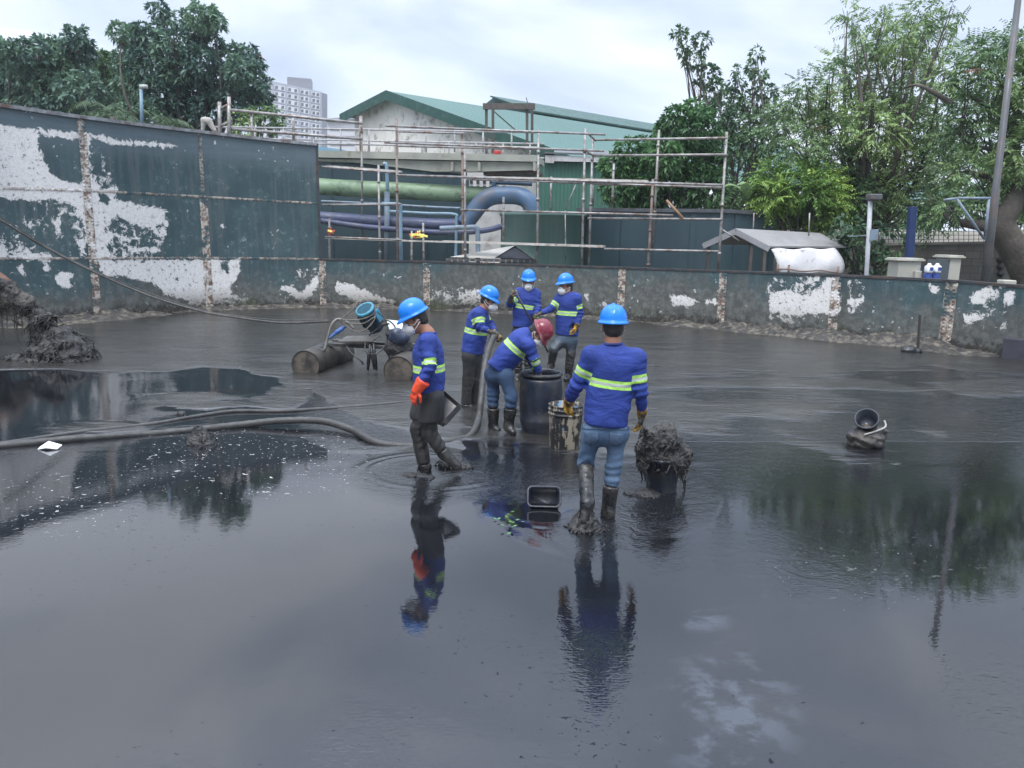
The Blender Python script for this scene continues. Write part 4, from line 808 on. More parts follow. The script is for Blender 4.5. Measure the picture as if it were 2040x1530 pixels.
b = MB(); b.beam(pA+dA*.75+np.array([0, 0, .24]), pBc+dA*.75+np.array([.1, 0, .24]), .12, .05); b.beam(pA+dA*1.15+np.array([0, 0, .24]), pBc+dA*1.15+np.array([.1, 0, .24]), .12, .05)
b.beam(pA+dA*.6+np.array([0, 0, .22]), pA+dA*1.4+np.array([0, 0, .22]), .10, .06); b.beam(pBc+dA*.6+np.array([0, 0, .22]), pBc+dA*1.4+np.array([0, 0, .22]), .10, .06); b.build('frame', FRM, rx)
mid = (pA+pBc)/2+dA*.6
b = MB(); pl = hpr(716, 675, Ya+.55); b.frame(pl, .58, .5, .02, nrm((1, -.1, .05)), nrm((.1, 1, .05)), nrm((0, -.05, 1))); b.build('deck_plate', pm('deck_plate', (.13, .12, .105), (.08, .074, .066), 6, .6, .3), rx)
mtop = hpr(726, 615, Ya+.55); mdir = nrm((.30, .50, -.72)); b = MB()
b.lathe([(.001, -.004), (.14, -.004), (.163, .0), (.165, .03), (.156, .045), (.001, .045)], mtop, mdir, 32)
mt = b.build('motor_fan_cover', pm('cyan_grille', (.06, .27, .36), (.04, .20, .28), 8, .5, .3, 30, (.04, .05, .05), 7, .38), rx, True)
b = MB(); x1 = nrm(np.cross(mdir, (1, .2, 0))); y1 = nrm(np.cross(mdir, x1))
for i in range(-6, 7):
    w_ = math.sqrt(max(0, .128**2-(i*.02)**2)); a = mtop-mdir*.007+x1*i*.02
    b.beam(a-y1*w_, a+y1*w_, .007, .006, mdir)
b.build('grille', pm('grille_bars', (.03, .10, .15), None), mt)
b = MB(); prof = [(.001, .046), (.152, .047), (.155, .09), (.155, .32), (.12, .34), (.12, .46), (.001, .46)]; b.lathe(prof, mtop, mdir, 32)
for i in range(14):
    a = i*2*math.pi/14; e_ = x1*math.cos(a)+y1*math.sin(a); b.frame(mtop+mdir*.2+e_*.162, .022, .008, .24, e_, np.cross(mdir, e_), mdir)
b.build('motor', pm('navy_motor', (.012, .03, .055), (.02, .045, .07), 6, .45, .3, 30, (.04, .04, .04), 6, .42), rx)
b = MB(); e_ = nrm((.8, -.5, .3)); b.frame(mtop+mdir*.22+e_*.18, .05, .14, .20, e_, nrm(np.cross(mdir, e_)), mdir); b.build('terminal_box', pm('cyan_box', (.05, .24, .36), (.03, .14, .22), 6, .5), rx)
HOSE = pm('grey_hose', (.062, .060, .056), (.038, .037, .035), 10, .5, .5, 60, (.025, .025, .025), 4, .42)
CBL = pm('dirty_cable', (.16, .145, .12), (.09, .08, .07), 12, .7, .3, 40); PIPEB = pm('blue_sleeve', (.04, .10, .30), (.05, .14, .36), 6, .45, .2, 20, (.05, .05, .05), 6, .4)
def tub_(name, px, r, mat_, parent, n=26, seg=7):
    P = [hpr(u, v, Y_) for u, v, Y_ in px]; b = MB(); b.tube(spline(P, n), r, seg); return b.build(name, mat_, parent, True)
q = Ya+.35
tub_('bent_pipe', [(646, 700, q), (655, 665, q), (662, 645, q), (673, 636, q+.05), (690, 641, q+.1), (705, 655, q+.15)], .022, pm('galv_pipe', (.28, .27, .24), (.17, .16, .14)), rx)
tub_('blue_hose_joint', [(656, 674, q), (668, 664, q+.03), (680, 656, q+.06), (688, 650, q+.1)], [.028]*10+[.04]*10+[.03]*6, PIPEB, rx)
for i, (P) in enumerate([[(672, 636, q), (690, 637, q), (720, 636, q), (745, 625, q-.05), (748, 610, q)], [(675, 637, q), (700, 645, q), (725, 644, q-.1), (745, 632, q-.1)], [(676, 638, q), (696, 655, q), (722, 660, q-.15), (744, 640, q-.1), (748, 620, q)], [(680, 636, q), (700, 618, q+.1), (712, 604, q+.2)],
   [(752, 622, q), (768, 636, q), (772, 660, q-.1), (766, 690, q-.2), (745, 706, q-.3), (728, 700, q-.2), (728, 680, q-.1)], [(756, 643, q), (772, 638, q-.1), (786, 650, q-.1), (788, 668, q), (778, 690, q)], [(690, 690, q-.2), (700, 704, q-.25), (718, 718, q-.3), (724, 726, q-.3)], [(735, 668, q), (760, 650, q), (775, 645, q-.1)], [(764, 695, q-.2), (775, 708, q-.2), (780, 715, q-.2)]]):
    tub_('cable', P, .011 if i < 6 else .014, CBL if i < 4 else RUB, rx)
b = MB()
for u0, v0, u1, v1 in ((737, 686, 733, 738), (744, 684, 750, 738), (739, 690, 746, 736)): b.tube([hpr(u0, v0, q-.15), hpr((u0+u1)/2, (v0+v1)/2, q-.15), hpr(u1, v1, q-.2)], [.012, .032, .02], 7)
b.build('intake_bag', pm('black_bag', (.012, .012, .014), (.02, .02, .022), 20, .3, .4), rx, True)
S = SDF(hpr(792, 690, Ya+.3)-.34, hpr(792, 690, Ya+.3)+.34, .015); S.ell(hpr(795, 692, Ya+.25), (.22, .26, .22), None, .03); S.ell(hpr(798, 720, Ya+.2), (.2, .26, .16), None, .05); S.ell(hpr(788, 665, Ya+.3), (.16, .2, .1), None, .05); S.rough(lambda P: .035*vnoise(P, 8, 4, 4)); part('caked_sludge', S, SL, rx, None, 1)
S = SDF(hpr(793, 668, Ya+.2)-.3, hpr(793, 668, Ya+.2)+.3, .014); S.ell(hpr(795, 672, Ya+.1), (.17, .16, .12), None, .03); S.ell(hpr(790, 664, Ya+.05), (.09, .10, .09), None, .05); S.rough(lambda P: .012*vnoise(P, 9, 4, 2)); part('tarpaulin_wrap', S, pm('navy_wrap', (.03, .045, .085), (.02, .028, .05), 5, .35, .3, 20, (.07, .08, .11), 5, .4), rx)
S = SDF(hpr(655, 690, Ya+.7)-.5, hpr(655, 690, Ya+.7)+.5, .018)
for i in range(6): S.ell(pA+dA*(.25+.22*i)+np.array([.02*(i % 2), 0, .19]), (.10, .14, .05+.012*(i % 3)), None, .05)
S.rough(lambda P: .028*vnoise(P, 9, 14, 4)); part('caked_sludge', S, SLB, rx, None, 1)
V = np.array([hpr(768, 636, Ya+.75), hpr(800, 640, Ya+.7), hpr(806, 655, Ya+.6), hpr(776, 656, Ya+.65)]); b = MB(); n_ = nrm(np.cross(V[1]-V[0], V[3]-V[0])); b.add(np.vstack([V, V+n_*.02]), [(0, 1, 2, 3), (7, 6, 5, 4), (0, 4, 5, 1), (1, 5, 6, 2), (2, 6, 7, 3), (3, 7, 4, 0)]); b.build('white_panel', pm('white_panel', (.7, .72, .74), (.6, .62, .64), 5, .5), rx)
# --- suspension cable from the left, hoses
P = [at(-60, 405, 13.), at(0, 438, 13.2), at(100, 498, 13.7), at(200, 548, 14.), at(300, 590, 14.2), at(400, 620, 14.), at(462, 631, 13.8), at(560, 643, 13.2), at(655, 640, 12.7)]
b = MB(); b.tube(spline(P, 90), .020, 7); b.tube(spline([p+np.array([0, .02, .03+.012*math.sin(i*2.)]) for i, p in enumerate(P)], 90), .009, 5)
tag(b.build('power_cable', pm('black_cable', (.045, .042, .04), (.09, .085, .075), 7, .6), None, True), 'black cable bundle drooping from the upper left to the pump raft', 'cable', None, 'thing')
def gh(pts, r, name, label, n=120, seg=12, tail=None):
    P = [gnd(u, v, z-.018) for u, v, z in pts]
    if tail: P += tail
    S_ = spline(P, n); rr = r*(1+.045*np.sin(np.arange(n)*2.1)); b = MB(); b.tube(S_, rr, seg); return tag(b.build(name, HOSE, None, True), label, 'hose', None, 'thing')
jq = jf(9.62)
gh([(-160, 905, .03), (0, 889, .03), (150, 874, .04), (330, 862, .03), (480, 846, .05), (560, 838, .09), (640, 839, .10), (700, 856, .07), (745, 880, .03), (800, 889, .0), (850, 888, .0), (905, 878, .01), (938, 868, .02)], .04, 'suction_hose', 'thick grey suction hose lying on the sludge and rising to the workers', 200,
   tail=[at(953, 835, 8.75), at(958, 800, 8.9), at(963, 750, 9.15), at(972, 700, 9.4), at(983, 670, 9.58)])
gh([(-160, 900, .02), (0, 884, .02), (150, 862, .02), (300, 845, .02), (400, 828, .03), (470, 819, .03), (560, 819, .03), (650, 814, .02), (730, 808, .02), (800, 802, .02), (870, 796, -.01)], .024, 'delivery_hose', 'thinner grey hose lying beyond the thick one on the left', 160)
# --- rod held by the man facing us; dustpan; stick; loose bits
b = MB(); b.tube([at(1022, 572, 11.42), at(1052, 628, 11.40), at(1078, 676, 11.38), at(1092, 702, 11.36)], .014, 8); tag(b.build('rod', pm('black_rod', (.015, .015, .016), None, rough=.4), None, True), 'thin black rod held by the man facing the camera', 'rod', None, 'thing')
qp = [at(884, 783, 7.12), at(916, 811, 7.02), at(885, 846, 6.9), at(868, 838, 6.95)]; dn = np.array([-.01, .035, -.03]); b = MB(); b.add(np.vstack([qp, np.array(qp)+dn]), [(0, 1, 2, 3), (7, 6, 5, 4), (0, 4, 5, 1), (1, 5, 6, 2), (2, 6, 7, 3), (3, 7, 4, 0)]); dp = thing('dustpan', 'dark flat scoop held behind the walking man with the orange glove', 'scoop', at(885, 840, 6.95)); DPM = pm('scoop_plastic', (.05, .05, .052), (.03, .03, .032), 5, .4, .2, 20, (.08, .075, .07), 6, .4)
b.build('pan', DPM, dp); b = MB(); q = np.array(qp); b.beam(q[1]+(0, -.01, .01), q[2]+(0, -.01, .01), .012, .05); b.beam(q[0]+(0, -.01, .01), q[1]+(0, -.01, .01), .01, .04); b.build('pan_edge', DPM, dp)
b = MB(); b.tube([q[0]*.5+q[3]*.5, at(870, 806, 7.14)], .016, 8); b.build('handle', DPM, dp, True)
b = MB(); a = gnd(1829, 698); b.beam((a[0], a[1], -.1), at(1833, 627, a[1]), .055, .03); tag(b.build('plank_stake', pm('wet_wood', (.035, .035, .033), (.05, .048, .04), 6, .7, .4), None), 'dark wooden stake standing upright against the right side of the wall', 'stake', None, 'thing')
q = gnd(1815, 703); heap('sludge_lump', 'black rounded lump lying at the foot of the wooden stake', 'sludge', [((q[0]-.04, q[1], .04), (.17, .13, .10)), ((q[0]+.10, q[1]-.02, .03), (.10, .1, .08))], pm('black_bag', (.012, .012, .014)), 0, .014, .012, (), 17)
q = gnd(2030, 718); b = MB(); b.frame((q[0]+.12, q[1]+.1, .21), .62, .5, .42, nrm((1, -.9, 0)), nrm((.9, 1, 0))); bx = bevel(b.build('crate', pm('dark_crate', (.045, .045, .06), (.035, .035, .045), 3, .6, .2), None), .02); tag(bx, 'dark purple-grey box by the wall at the right edge of the photo', 'box', None, 'thing')
q = gnd(100, 893); P = np.array([(-.10, 0, .01), (-.05, .07, .05), (0, .03, .02), (.10, .04, .02), (.105, -.06, .005), (0, -.07, .02), (-.09, -.06, .0)])+np.array([q[0], q[1], 0]); b = MB(); n = len(P); b.add(np.vstack([P, P+(0, 0, .008), [P.mean(0)+(0, 0, .06)]]), [tuple(range(n))[::-1]]+[(i, (i+1) % n, n+(i+1) % n, n+i) for i in range(n)]+[(n+i, n+(i+1) % n, 2*n) for i in range(n)]); tag(b.build('paper_scrap', pm('white_paper', (.8, .8, .8), (.75, .75, .76)), None), 'scrap of white plastic lying by the hose at the far left', 'litter', None, 'thing')
# --- sludge piles on the left
q = gnd(112, 716); x, y = q[:2]; hl = lambda u, v, dy=0.: at(u, v, y+dy)
heap('sludge_pile', 'big pile of stringy black sludge dumped on the mud at the left', 'sludge', [(hl(118, 714), (.62, .45, .10)), (hl(122, 700), (.50, .40, .16)), (hl(125, 685), (.36, .32, .18)), (hl(120, 670), (.24, .24, .16)), (hl(78, 665), (.13, .15, .30)), (hl(92, 634), (.13, .13, .09)), (hl(160, 706), (.22, .2, .10)), (hl(70, 712), (.42, .34, .07)), (hl(25, 720), (.16, .14, .05))], SLB, 2600, .022, .07, (), 23, ls=1.5)
hl2 = lambda u, v, dy=0.: at(u, v, 14.2+dy)
heap('hanging_sludge', 'matted strings of sludge hanging down at the left edge of the photo', 'sludge', [(hl2(-20, 570), (.42, .3, .20)), (hl2(20, 592), (.26, .22, .22)), (hl2(50, 605), (.18, .18, .20)), (hl2(75, 628), (.13, .14, .16)), (hl2(-40, 600), (.4, .3, .3))], pm('matted_sludge', (.055, .05, .045), (.10, .088, .075), 7, .7, 1., 30, (.02, .02, .02), 5, .5, dist=.03), 1500, .024, .06, [(hl2(u_, v_, -.1), l_) for u_, v_, l_ in ((10, 600, .5), (25, 605, .55), (40, 615, .5), (55, 622, .45), (0, 600, .7), (30, 610, .7), (68, 632, .45), (75, 636, .4))], 27)
S = SDF(hl2(-30, 560)-.6, hl2(-30, 560)+.6, .03); S.cone(hl2(-120, 500, .3), hl2(6, 566, .05), .26, .15, .03); S.rough(lambda P: .03*vnoise(P, 6, 2, 3)); V, Fq = S.mesh(1); tag(mk('chute', V, Fq, pm('rusty_chute', (.13, .055, .03), (.09, .05, .035), 5, .7, .5, 20, (.05, .045, .04), 5, .45), None, True), 'rusty brown scraper end above the hanging sludge at the left edge', 'chute', None, 'thing')
q = gnd(400, 882); heap('sludge_clump', 'small round clump of black sludge beside the hoses on the left', 'sludge', [((q[0], q[1], .05), (.12, .10, .085)), ((q[0]-.01, q[1], .13), (.06, .06, .06)), ((q[0]+.02, q[1], 0), (.15, .13, .05))], SL, 160, .010, .018, (), 31)
g_ = np.random.default_rng(3)
for u_, v_, l_ in ((1300, 731, 'small dark lump lying on the mud right of the striding man'), (362, 826, 'small dark lump resting on the thinner hose'), (30, 720, 'low dark lump left of the big sludge pile')):
    q = gnd(u_, v_); heap('sludge_lump', l_, 'sludge', [((q[0], q[1], .01), (.13 if u_ == 1300 else .06, .06, .04))], SL, 12, .012, .012, (), u_)
q = gnd(1012, 1045); b = MB()
for i in range(15):
    a = g_.uniform(0, 6.28); p = np.array([q[0]+g_.normal()*.035, q[1]+g_.normal()*.11, .006+g_.uniform(0, .03)]); d = np.array([math.cos(a), math.sin(a), .2]); s_ = np.array([-math.sin(a), math.cos(a), .1]); l = .04; b.add([p, p+d*l*.5+s_*.013, p+d*l, p+d*l*.5-s_*.013], [(0, 1, 2, 3)])
o = b.build('green_reflection', pm('reflection_green', (.06, .15, .03), (.09, .20, .06), 9, .6), None); tag(o, 'few bright green leaf blades standing in for a reflection in front of the black tub', 'leaves', None, 'thing')  # green blades standing in for a greenish reflection on the water
# ------------------------------------------------------------------ structures behind the tank
def quadbox(name, P, n_, th, mat_, parent=None):
    """a panel with the outline P (in the place) and a thickness along n_"""
    P = np.asarray(P, float); n = len(P); Q = P+nrm(n_)*th
    return mk(name, np.vstack([P, Q]), [tuple(range(n)), tuple(range(n, 2*n))[::-1]]+[(i, n+i, n+(i+1) % n, (i+1) % n) for i in range(n)], mat_, parent)
STEEL = pm('scaffold_tube', (.36, .35, .34), (.24, .225, .21), 7, .5, .2, 30, (.15, .085, .055), 3.5, .42, .35); STEELR = pm('rusty_tube', (.22, .16, .13), (.15, .09, .07), 5, .7, .3, 30, (.30, .28, .26), 4, .42); PLANKM = pm('grey_plank', (.62, .58, .52), (.48, .45, .41), 7, .8, .3, 30, (.2, .16, .12), 4, .4)
sca = thing('scaffolding', 'rusty pipe scaffolding with planks, standing behind the low wall', 'scaffolding', (*at(1000, 500, 23)[:2], .5))
wallY = lambda px: float(np.interp(px, KX, KY))
def sp(u, v, off): return at(u, v, wallY(u)+off)
def post(u0, v0, u1, v1, off, r=.034, m_=STEEL):
    Y0 = wallY((u0+u1)/2)+off; a = at(u0, v0, Y0); b_ = at(u1, v1, Y0); b_ = a+(b_-a)*((a[2]-.5)/(a[2]-b_[2]) if v1 > 505 else 1.); b = MB(); b.tube([a, b_], r, 8)
    for k_ in np.arange(.12, .95, .28): b.tube([a+(b_-a)*k_, a+(b_-a)*(k_+.018)], r*1.45, 8)
    b.build('post', m_, sca, True)
for q in [(720, 231, 722, 474, 1.9), (754, 329, 757, 519, .7), (790, 236, 792, 519, .5), (921, 262, 922, 519, 1.7), (926, 300, 927, 521, .45), (656, 435, 657, 517, .6), (843, 444, 844, 519, 1.0), (820, 460, 820, 519, 1.2), (1073, 259, 1070, 527, .5), (1166, 256, 1159, 529, .5), (1181, 276, 1173, 529, 1.7),
          (1313, 259, 1300, 494, 1.7), (1301, 357, 1291, 533, .5), (1448, 263, 1431, 537, .55), (1003, 392, 1003, 478, .9), (1223, 326, 1219, 420, 2.0), (1098, 352, 1097, 420, 1.8), (1181, 360, 1180, 410, 1.9)]: post(*q, m_=STEELR if q[0] in (921, 1301, 790) else STEEL)
def tube_(u0, v0, o0, u1, v1, o1, r=.030, m_=STEEL, name='ledger'):
    b = MB(); b.tube([sp(u0, v0, o0), sp(u1, v1, o1)], r, 8); return b.build(name, m_, sca, True)
for q in [(769, 251, .44, 1206, 268, .44), (790, 262, 1.6, 925, 266, 1.63), (766, 284, .44, 1203, 301, .44), (792, 291, 1.6, 1060, 297, 1.63), (1184, 279, 1.63, 1447, 275, .49), (1181, 310, 1.63, 1447, 308, .49), (1171, 265, .57, 1186, 280, 1.76), (1166, 300, .57, 1183, 311, 1.76),
          (791, 349, .43, 1441, 369, .48, .034), (930, 357, 1.63, 1441, 374, .62), (641, 332, .9, 795, 345, .9), (918, 418, .4, 1341, 429, .43), (1171, 435, .43, 1438, 437, .48), (641, 408, .8, 800, 407, .8), (1204, 496, .43, 1432, 501, .48), (647, 472, .5, 800, 478, .43)]: tube_(*q)
tube_(1147, 368, .5, 1126, 419, .5, .018); tube_(1126, 419, .5, 1127, 526, .5, .016); tube_(1438, 457, .6, 1472, 480, .9, .022); tube_(1328, 399, .36, 1360, 434, .36, .035, pm('orange_wood', (.34, .22, .12), (.26, .16, .09), 6, .8), 'loose_timber')
def plank(u0, v0, o0, u1, v1, o1, w_=.24, th=.045):
    b = MB(); b.beam(sp(u0, v0, o0), sp(u1, v1, o1), w_, th); b.build('plank', PLANKM, sca)
plank(649, 474, .75, 888, 482, .72); plank(885, 481, .66, 1204, 491, .66, .26, .06); plank(652, 331, 1.2, 800, 342, 1.2); plank(935, 352, .8, 1290, 361, .8); plank(1190, 367, 1.0, 1440, 373, 1.0)
# upper railing tubes on the far side of the tall wall
up = thing('pipe_guardrail', 'bare pipe handrail rising behind the top of the tall tank wall', 'railing', (*at(560, 300, 25)[:2], .5))
def gp(u0, v0, u1, v1, Y_, name, r=.045, m_=STEEL, Y2=None):
    b = MB(); b.tube([at(u0, v0, Y_), at(u1, v1, Y2 or Y_)], r, 8); b.build(name, m_, up, True)
for u_, v_ in ((456, 193), (437, 203), (501, 226), (584, 228), (718, 232)): gp(u_, v_, u_+1, 300, 25., 'post', .06 if u_ < 460 else .045)
gp(440, 216, 460, 207, 25., 'rail'); gp(440, 251, 460, 242, 25., 'rail'); gp(440, 217, 722, 246, 25.06, 'rail', .045, STEEL, 24.5); gp(459, 257, 722, 277, 25.06, 'rail', .045, STEEL, 24.5)
# walkway bridge + white railing
CONC = pm('pale_concrete', (.36, .37, .31), (.30, .31, .27), 2.5, .8, .2, 20, (.20, .17, .13), 2.2, .36); Yw = 25.5
wk = thing('walkway_bridge', 'pale concrete walkway spanning in front of the warehouse, behind the scaffolding', 'walkway', (*at(860, 330, Yw)[:2], .5))
n0 = np.array([0, 1., 0])
A_, B_ = at(560, 297, Yw), at(1068, 307, Yw-1.5); dd = nrm(B_-A_); nn_ = nrm(np.cross((0, 0, 1), dd))
up_ = lambda u, v: onplane(u, v, A_, nn_)
quadbox('deck_edge', [up_(560, 298), up_(1069, 309), up_(1069, 322), up_(560, 312)], nn_, 1.6, CONC, wk)
quadbox('girder', [up_(560, 314)+nn_*.12, up_(1067, 323)+nn_*.12, up_(1067, 338)+nn_*.12, up_(958, 341)+nn_*.12, up_(860, 341)+nn_*.12, up_(700, 322)+nn_*.12, up_(560, 318)+nn_*.12], nn_, .35, CONC, wk)
for u_ in (898, 952, 1062): quadbox('stiffener', [up_(u_, 323), up_(u_+5, 323), up_(u_+5, 340), up_(u_, 340)], nn_, .12, CONC, wk)
quadbox('beam_end', [up_(960, 341)+nn_*.2, up_(1068, 338)+nn_*.2, up_(1068, 345)+nn_*.2, up_(960, 348)+nn_*.2], nn_, 1.2, pm('dark_beam', (.05, .04, .035), (.09, .06, .045), 4, .8), wk)
WR = pm('pale_rail', (.42, .42, .42), (.32, .31, .31), 6, .6, .1, 30, (.2, .15, .12), 3, .36)
rl = thing('walkway_railing', 'pale pipe railing along the concrete walkway', 'railing', (*at(800, 300, Yw)[:2], 4.9))
for k_, off in ((0, .1), (1, 1.5)):
    y_ = (256, 268)[k_]
    b = MB(); b.tube([up_(425, y_-4)+nn_*off, up_(1070, y_+7)+nn_*off], .03, 7); b.build('rail', WR, rl, True); b = MB(); b.tube([up_(425, y_+26)+nn_*off, up_(1070, y_+37)+nn_*off], .03, 7); b.build('rail', WR, rl, True)
    for u_ in range(448+k_*22, 1065, 57): b = MB(); b.tube([up_(u_, y_-4+(u_-425)*.017)+nn_*off, up_(u_, 303)+nn_*off], .028, 7); b.build('rail_post', WR, rl, True)
# rear dark tank
DT = NT('dark_teal_plate'); co = DT.coord(); cs = DT.coord((3, 3, .25)); c_ = DT.mix(DT.rng(DT.noise(co, .7, 5), .3, .7), (.028, .055, .068), (.040, .074, .086)); c_ = DT.mix(DT.rng(DT.noise(cs, 1.3, 5), .5, .8, 0, .5), c_, (.06, .08, .085)); DT.bump(DT.noise(co, 3, 3), .15, .02); DT = DT.fin(c_, .5)
def curved(name, label, pts, zb, zts, th=.12, rim=True):
    """plate wall through plan points with its own top; vertical seams every few metres"""
    o = thing(name, label, 'tank', (*np.mean(pts, 0)[:2], zb)); S_ = spline(pts, 60); zt_s = np.interp(np.linspace(0, 1, 60), np.linspace(0, 1, len(zts)), zts); V = []
    tg = np.gradient(S_, axis=0); nn2 = np.c_[tg[:, 1], -tg[:, 0]]; nn2 /= np.linalg.norm(nn2, axis=1)[:, None]
    def shell(nm, off0, off1, z0, z1, m_):
        W = np.stack([np.c_[S_[:, :2]+nn2*off0, z0], np.c_[S_[:, :2]+nn2*off0, z1], np.c_[S_[:, :2]+nn2*off1, z1], np.c_[S_[:, :2]+nn2*off1, z0]], 1).reshape(-1, 3)
        mk(nm, W, [(i*4+j, i*4+(j+1) % 4, i*4+4+(j+1) % 4, i*4+4+j) for i in range(59) for j in range(4)]+[(0, 1, 2, 3), (236, 239, 238, 237)], m_, o)
    zz = np.full(60, zb); shell('plate_wall', 0, -th, zz, zt_s, DT)
    if rim: shell('rim', .08, -th-.02, zt_s-.04, zt_s+.06, pm('rim_grey', (.09, .10, .11), (.06, .065, .07), 4, .6))
    for i in range(4, 60, 11): b = MB(); b.frame((*(S_[i, :2]+nn2[i]*.015), (zb+zt_s[i])/2-.03), .16, .03, zt_s[i]-zb-.1, (tg[i]/np.linalg.norm(tg[i])), (*nn2[i], 0)); b.build('seam_strip', DT, o)
    return o
Pq = [at(520, 400, 29.), at(700, 400, 28.6), at(860, 400, 28.2), at(930, 400, 28.4)]
curved('rear_tank', 'dark teal steel tank behind the pipes on the left of the scaffolding', Pq, .5, [at(520, 312, 29)[2], at(700, 322, 28.6)[2], at(860, 339, 28.2)[2], at(925, 345, 28.2)[2]])
Pq = [at(1150, 460, 24.5), at(1230, 460, 23.2), at(1320, 460, 22.6), at(1440, 460, 22.4), at(1540, 460, 22.8)]
curved('far_tank', 'dark navy steel tank with a rim, behind the right half of the scaffolding', Pq, .5, [at(1150, 418, 24.5)[2], at(1230, 419, 23.2)[2], at(1320, 420, 22.6)[2], at(1440, 421, 22.4)[2], at(1540, 427, 22.8)[2]])
# green tank
GT = NT('green_plate'); co = GT.coord(); cs = GT.coord((3, 3, .2)); c_ = GT.mix(GT.rng(GT.noise(cs, 1.5, 5), .35, .7), (.10, .19, .17), (.15, .235, .21)); c_ = GT.mix(GT.rng(GT.noise(co, 2, 6), .55, .75, 0, .6), c_, (.14, .19, .17)); GT.bump(GT.noise(co, 6, 3), .2, .01); GT = GT.fin(c_, .5)
c = at(1082, 470, 24.4); z1 = at(1082, 423, 24.4-1.2)[2]; b = MB(); b.lathe([(1.32, .5), (1.32, z1-.1), (1.36, z1-.09), (1.36, z1), (1.25, z1), (.01, z1+.02)], (c[0], c[1], 0), (0, 0, 1), 40, close=False); tag(b.build('green_tank', GT, None, True), 'short round sea-green tank behind the scaffolding, under the blue pipe bend', 'tank', None, 'thing')
# pipes
def pipe(name, label, pts, r, mat_, n=40, seg=16, parent=None, smooth=True):
    P = [at(*p) for p in pts]; S_ = spline(P, n) if len(P) > 2 else np.array(P); b = MB(); b.tube(S_, r, seg); o = b.build(name, mat_, parent, True)
    if label: tag(o, label, 'pipe', None, 'thing')
    return o
GP = pm('pale_green_pipe', (.27, .38, .24), (.21, .31, .19), 2, .5, .2, 20, (.09, .12, .09), 2.4, .42); BP = pm('blue_grey_pipe', (.085, .15, .25), (.065, .12, .20), 3, .5, .2, 20, (.13, .12, .12), 2.6, .42); PP = pm('indigo_pipe', (.07, .085, .16), (.055, .07, .125), 3, .5, .2, 20, (.10, .11, .15), 3, .42); LB = pm('light_blue_pipe', (.21, .32, .40), (.17, .27, .35), 5, .5, .2, 30, (.2, .22, .22), 4, .4); GB = pm('grey_blue_pipe', (.21, .27, .33), (.16, .21, .26), 5, .5, .2, 30, (.12, .11, .1), 4, .4)
pipe('pipe', 'long pale green pipe running level behind the scaffolding', [(560, 364, 25.6), (660, 373, 25.4), (800, 380, 25.2), (985, 390, 25.)], .26, GP)
pipe('pipe', 'long indigo blue pipe below the pale green one', [(600, 430, 24.9), (660, 435, 24.8), (780, 443, 24.6), (880, 448, 24.5), (945, 446, 24.4)], .19, PP)
pipe('pipe', 'large blue-grey pipe bend arching over to the green tank', [(925, 448, 24.3), (938, 430, 24.3), (958, 405, 24.3), (978, 392, 24.3), (1005, 389, 24.3), (1035, 391, 24.3), (1054, 402, 24.2), (1061, 425, 24.2), (1061, 440, 24.2)], .27, BP, 60)
pipe('pipe', 'thin indigo pipe sagging just under the indigo one', [(640, 440, 24.4), (720, 451, 24.3), (800, 458, 24.2), (880, 463, 24.1), (960, 460, 24.), (1010, 447, 24.), (1045, 430, 24.)], .085, PP)
pipe('pipe', 'upright light blue pipe with a hooked top, left part of the scaffolding', [(763, 326, 24.3), (769, 328, 24.3), (771, 345, 24.3), (772, 380, 24.3)], .055, LB)
pipe('pipe', 'upright grey-blue pipe under the hooked light blue one', [(771, 382, 24.3), (771, 520, 24.3)], .085, GB)
pipe('pipe', 'upright light blue pipe with a bent top beside the rusty scaffold post', [(760, 406, 23.6), (790, 407, 23.6), (797, 410, 23.6), (798, 425, 23.6), (799, 523, 23.6)], .055, LB, 60)
pipe('pipe', 'thin light blue pipe crossing the middle of the scaffolding', [(776, 421, 24.), (850, 425, 24.), (905, 427, 24.), (909, 440, 24.), (908, 500, 24.), (908, 524, 24.)], .045, LB, 60)
pipe('pipe', 'grey-blue pipe with a square bend left of the canopy', [(876, 455, 23.7), (930, 453, 23.7), (949, 454, 23.7), (952, 470, 23.7), (952, 524, 23.7)], .075, GB, 60)
pipe('pipe', 'small dark blue pipe elbow above the big blue-grey bend', [(985, 378, 26.5), (985, 366, 26.5), (992, 363, 26.5), (1060, 366, 26.5)], .08, BP, 40)
pipe('pipe', 'thin grey pipe crossing between the pale green and indigo pipes', [(640, 401, 24.9), (750, 406, 24.8), (850, 412, 24.7), (918, 415, 24.6)], .04, GB)
# white block wall with vents
WP = pm('peeling_white_wall', (.84, .80, .73), (.76, .72, .65), 1.2, .85, .3, 14, (.26, .23, .20), 1.6, .40); WP2 = pm('white_render', (.60, .59, .57), (.5, .49, .47), 1.5, .85, .2, 14, (.22, .2, .18), 1.4, .4)
vb = thing('block_house', 'white block wall with pierced vent blocks behind the blue pipe bend', 'building', (*at(1000, 430, 31)[:2], .5))
P0 = at(1000, 430, 31.); quadbox('wall', [onplane(u_, v_, P0, n0) for u_, v_ in ((912, 335), (1068, 335), (1068, 520), (912, 520))], n0, .3, WP2, vb)
VH = pm('hole_shade', (.03, .03, .03), (.05, .05, .05), 5)  # flat dark colour standing for the shade inside vents and openings
for r_ in range(5):
    for k_ in range(9):
        if (r_ >= 2 and k_ > 5) or (r_ == 0 and k_ < 3): continue
        u_, v_ = 936+k_*13, 348+r_*11; quadbox('vent_shade', [onplane(u_, v_, P0-n0*.03, n0), onplane(u_+6, v_, P0-n0*.03, n0), onplane(u_+6, v_+7, P0-n0*.03, n0), onplane(u_, v_+7, P0-n0*.03, n0)], n0, .02, VH, vb)
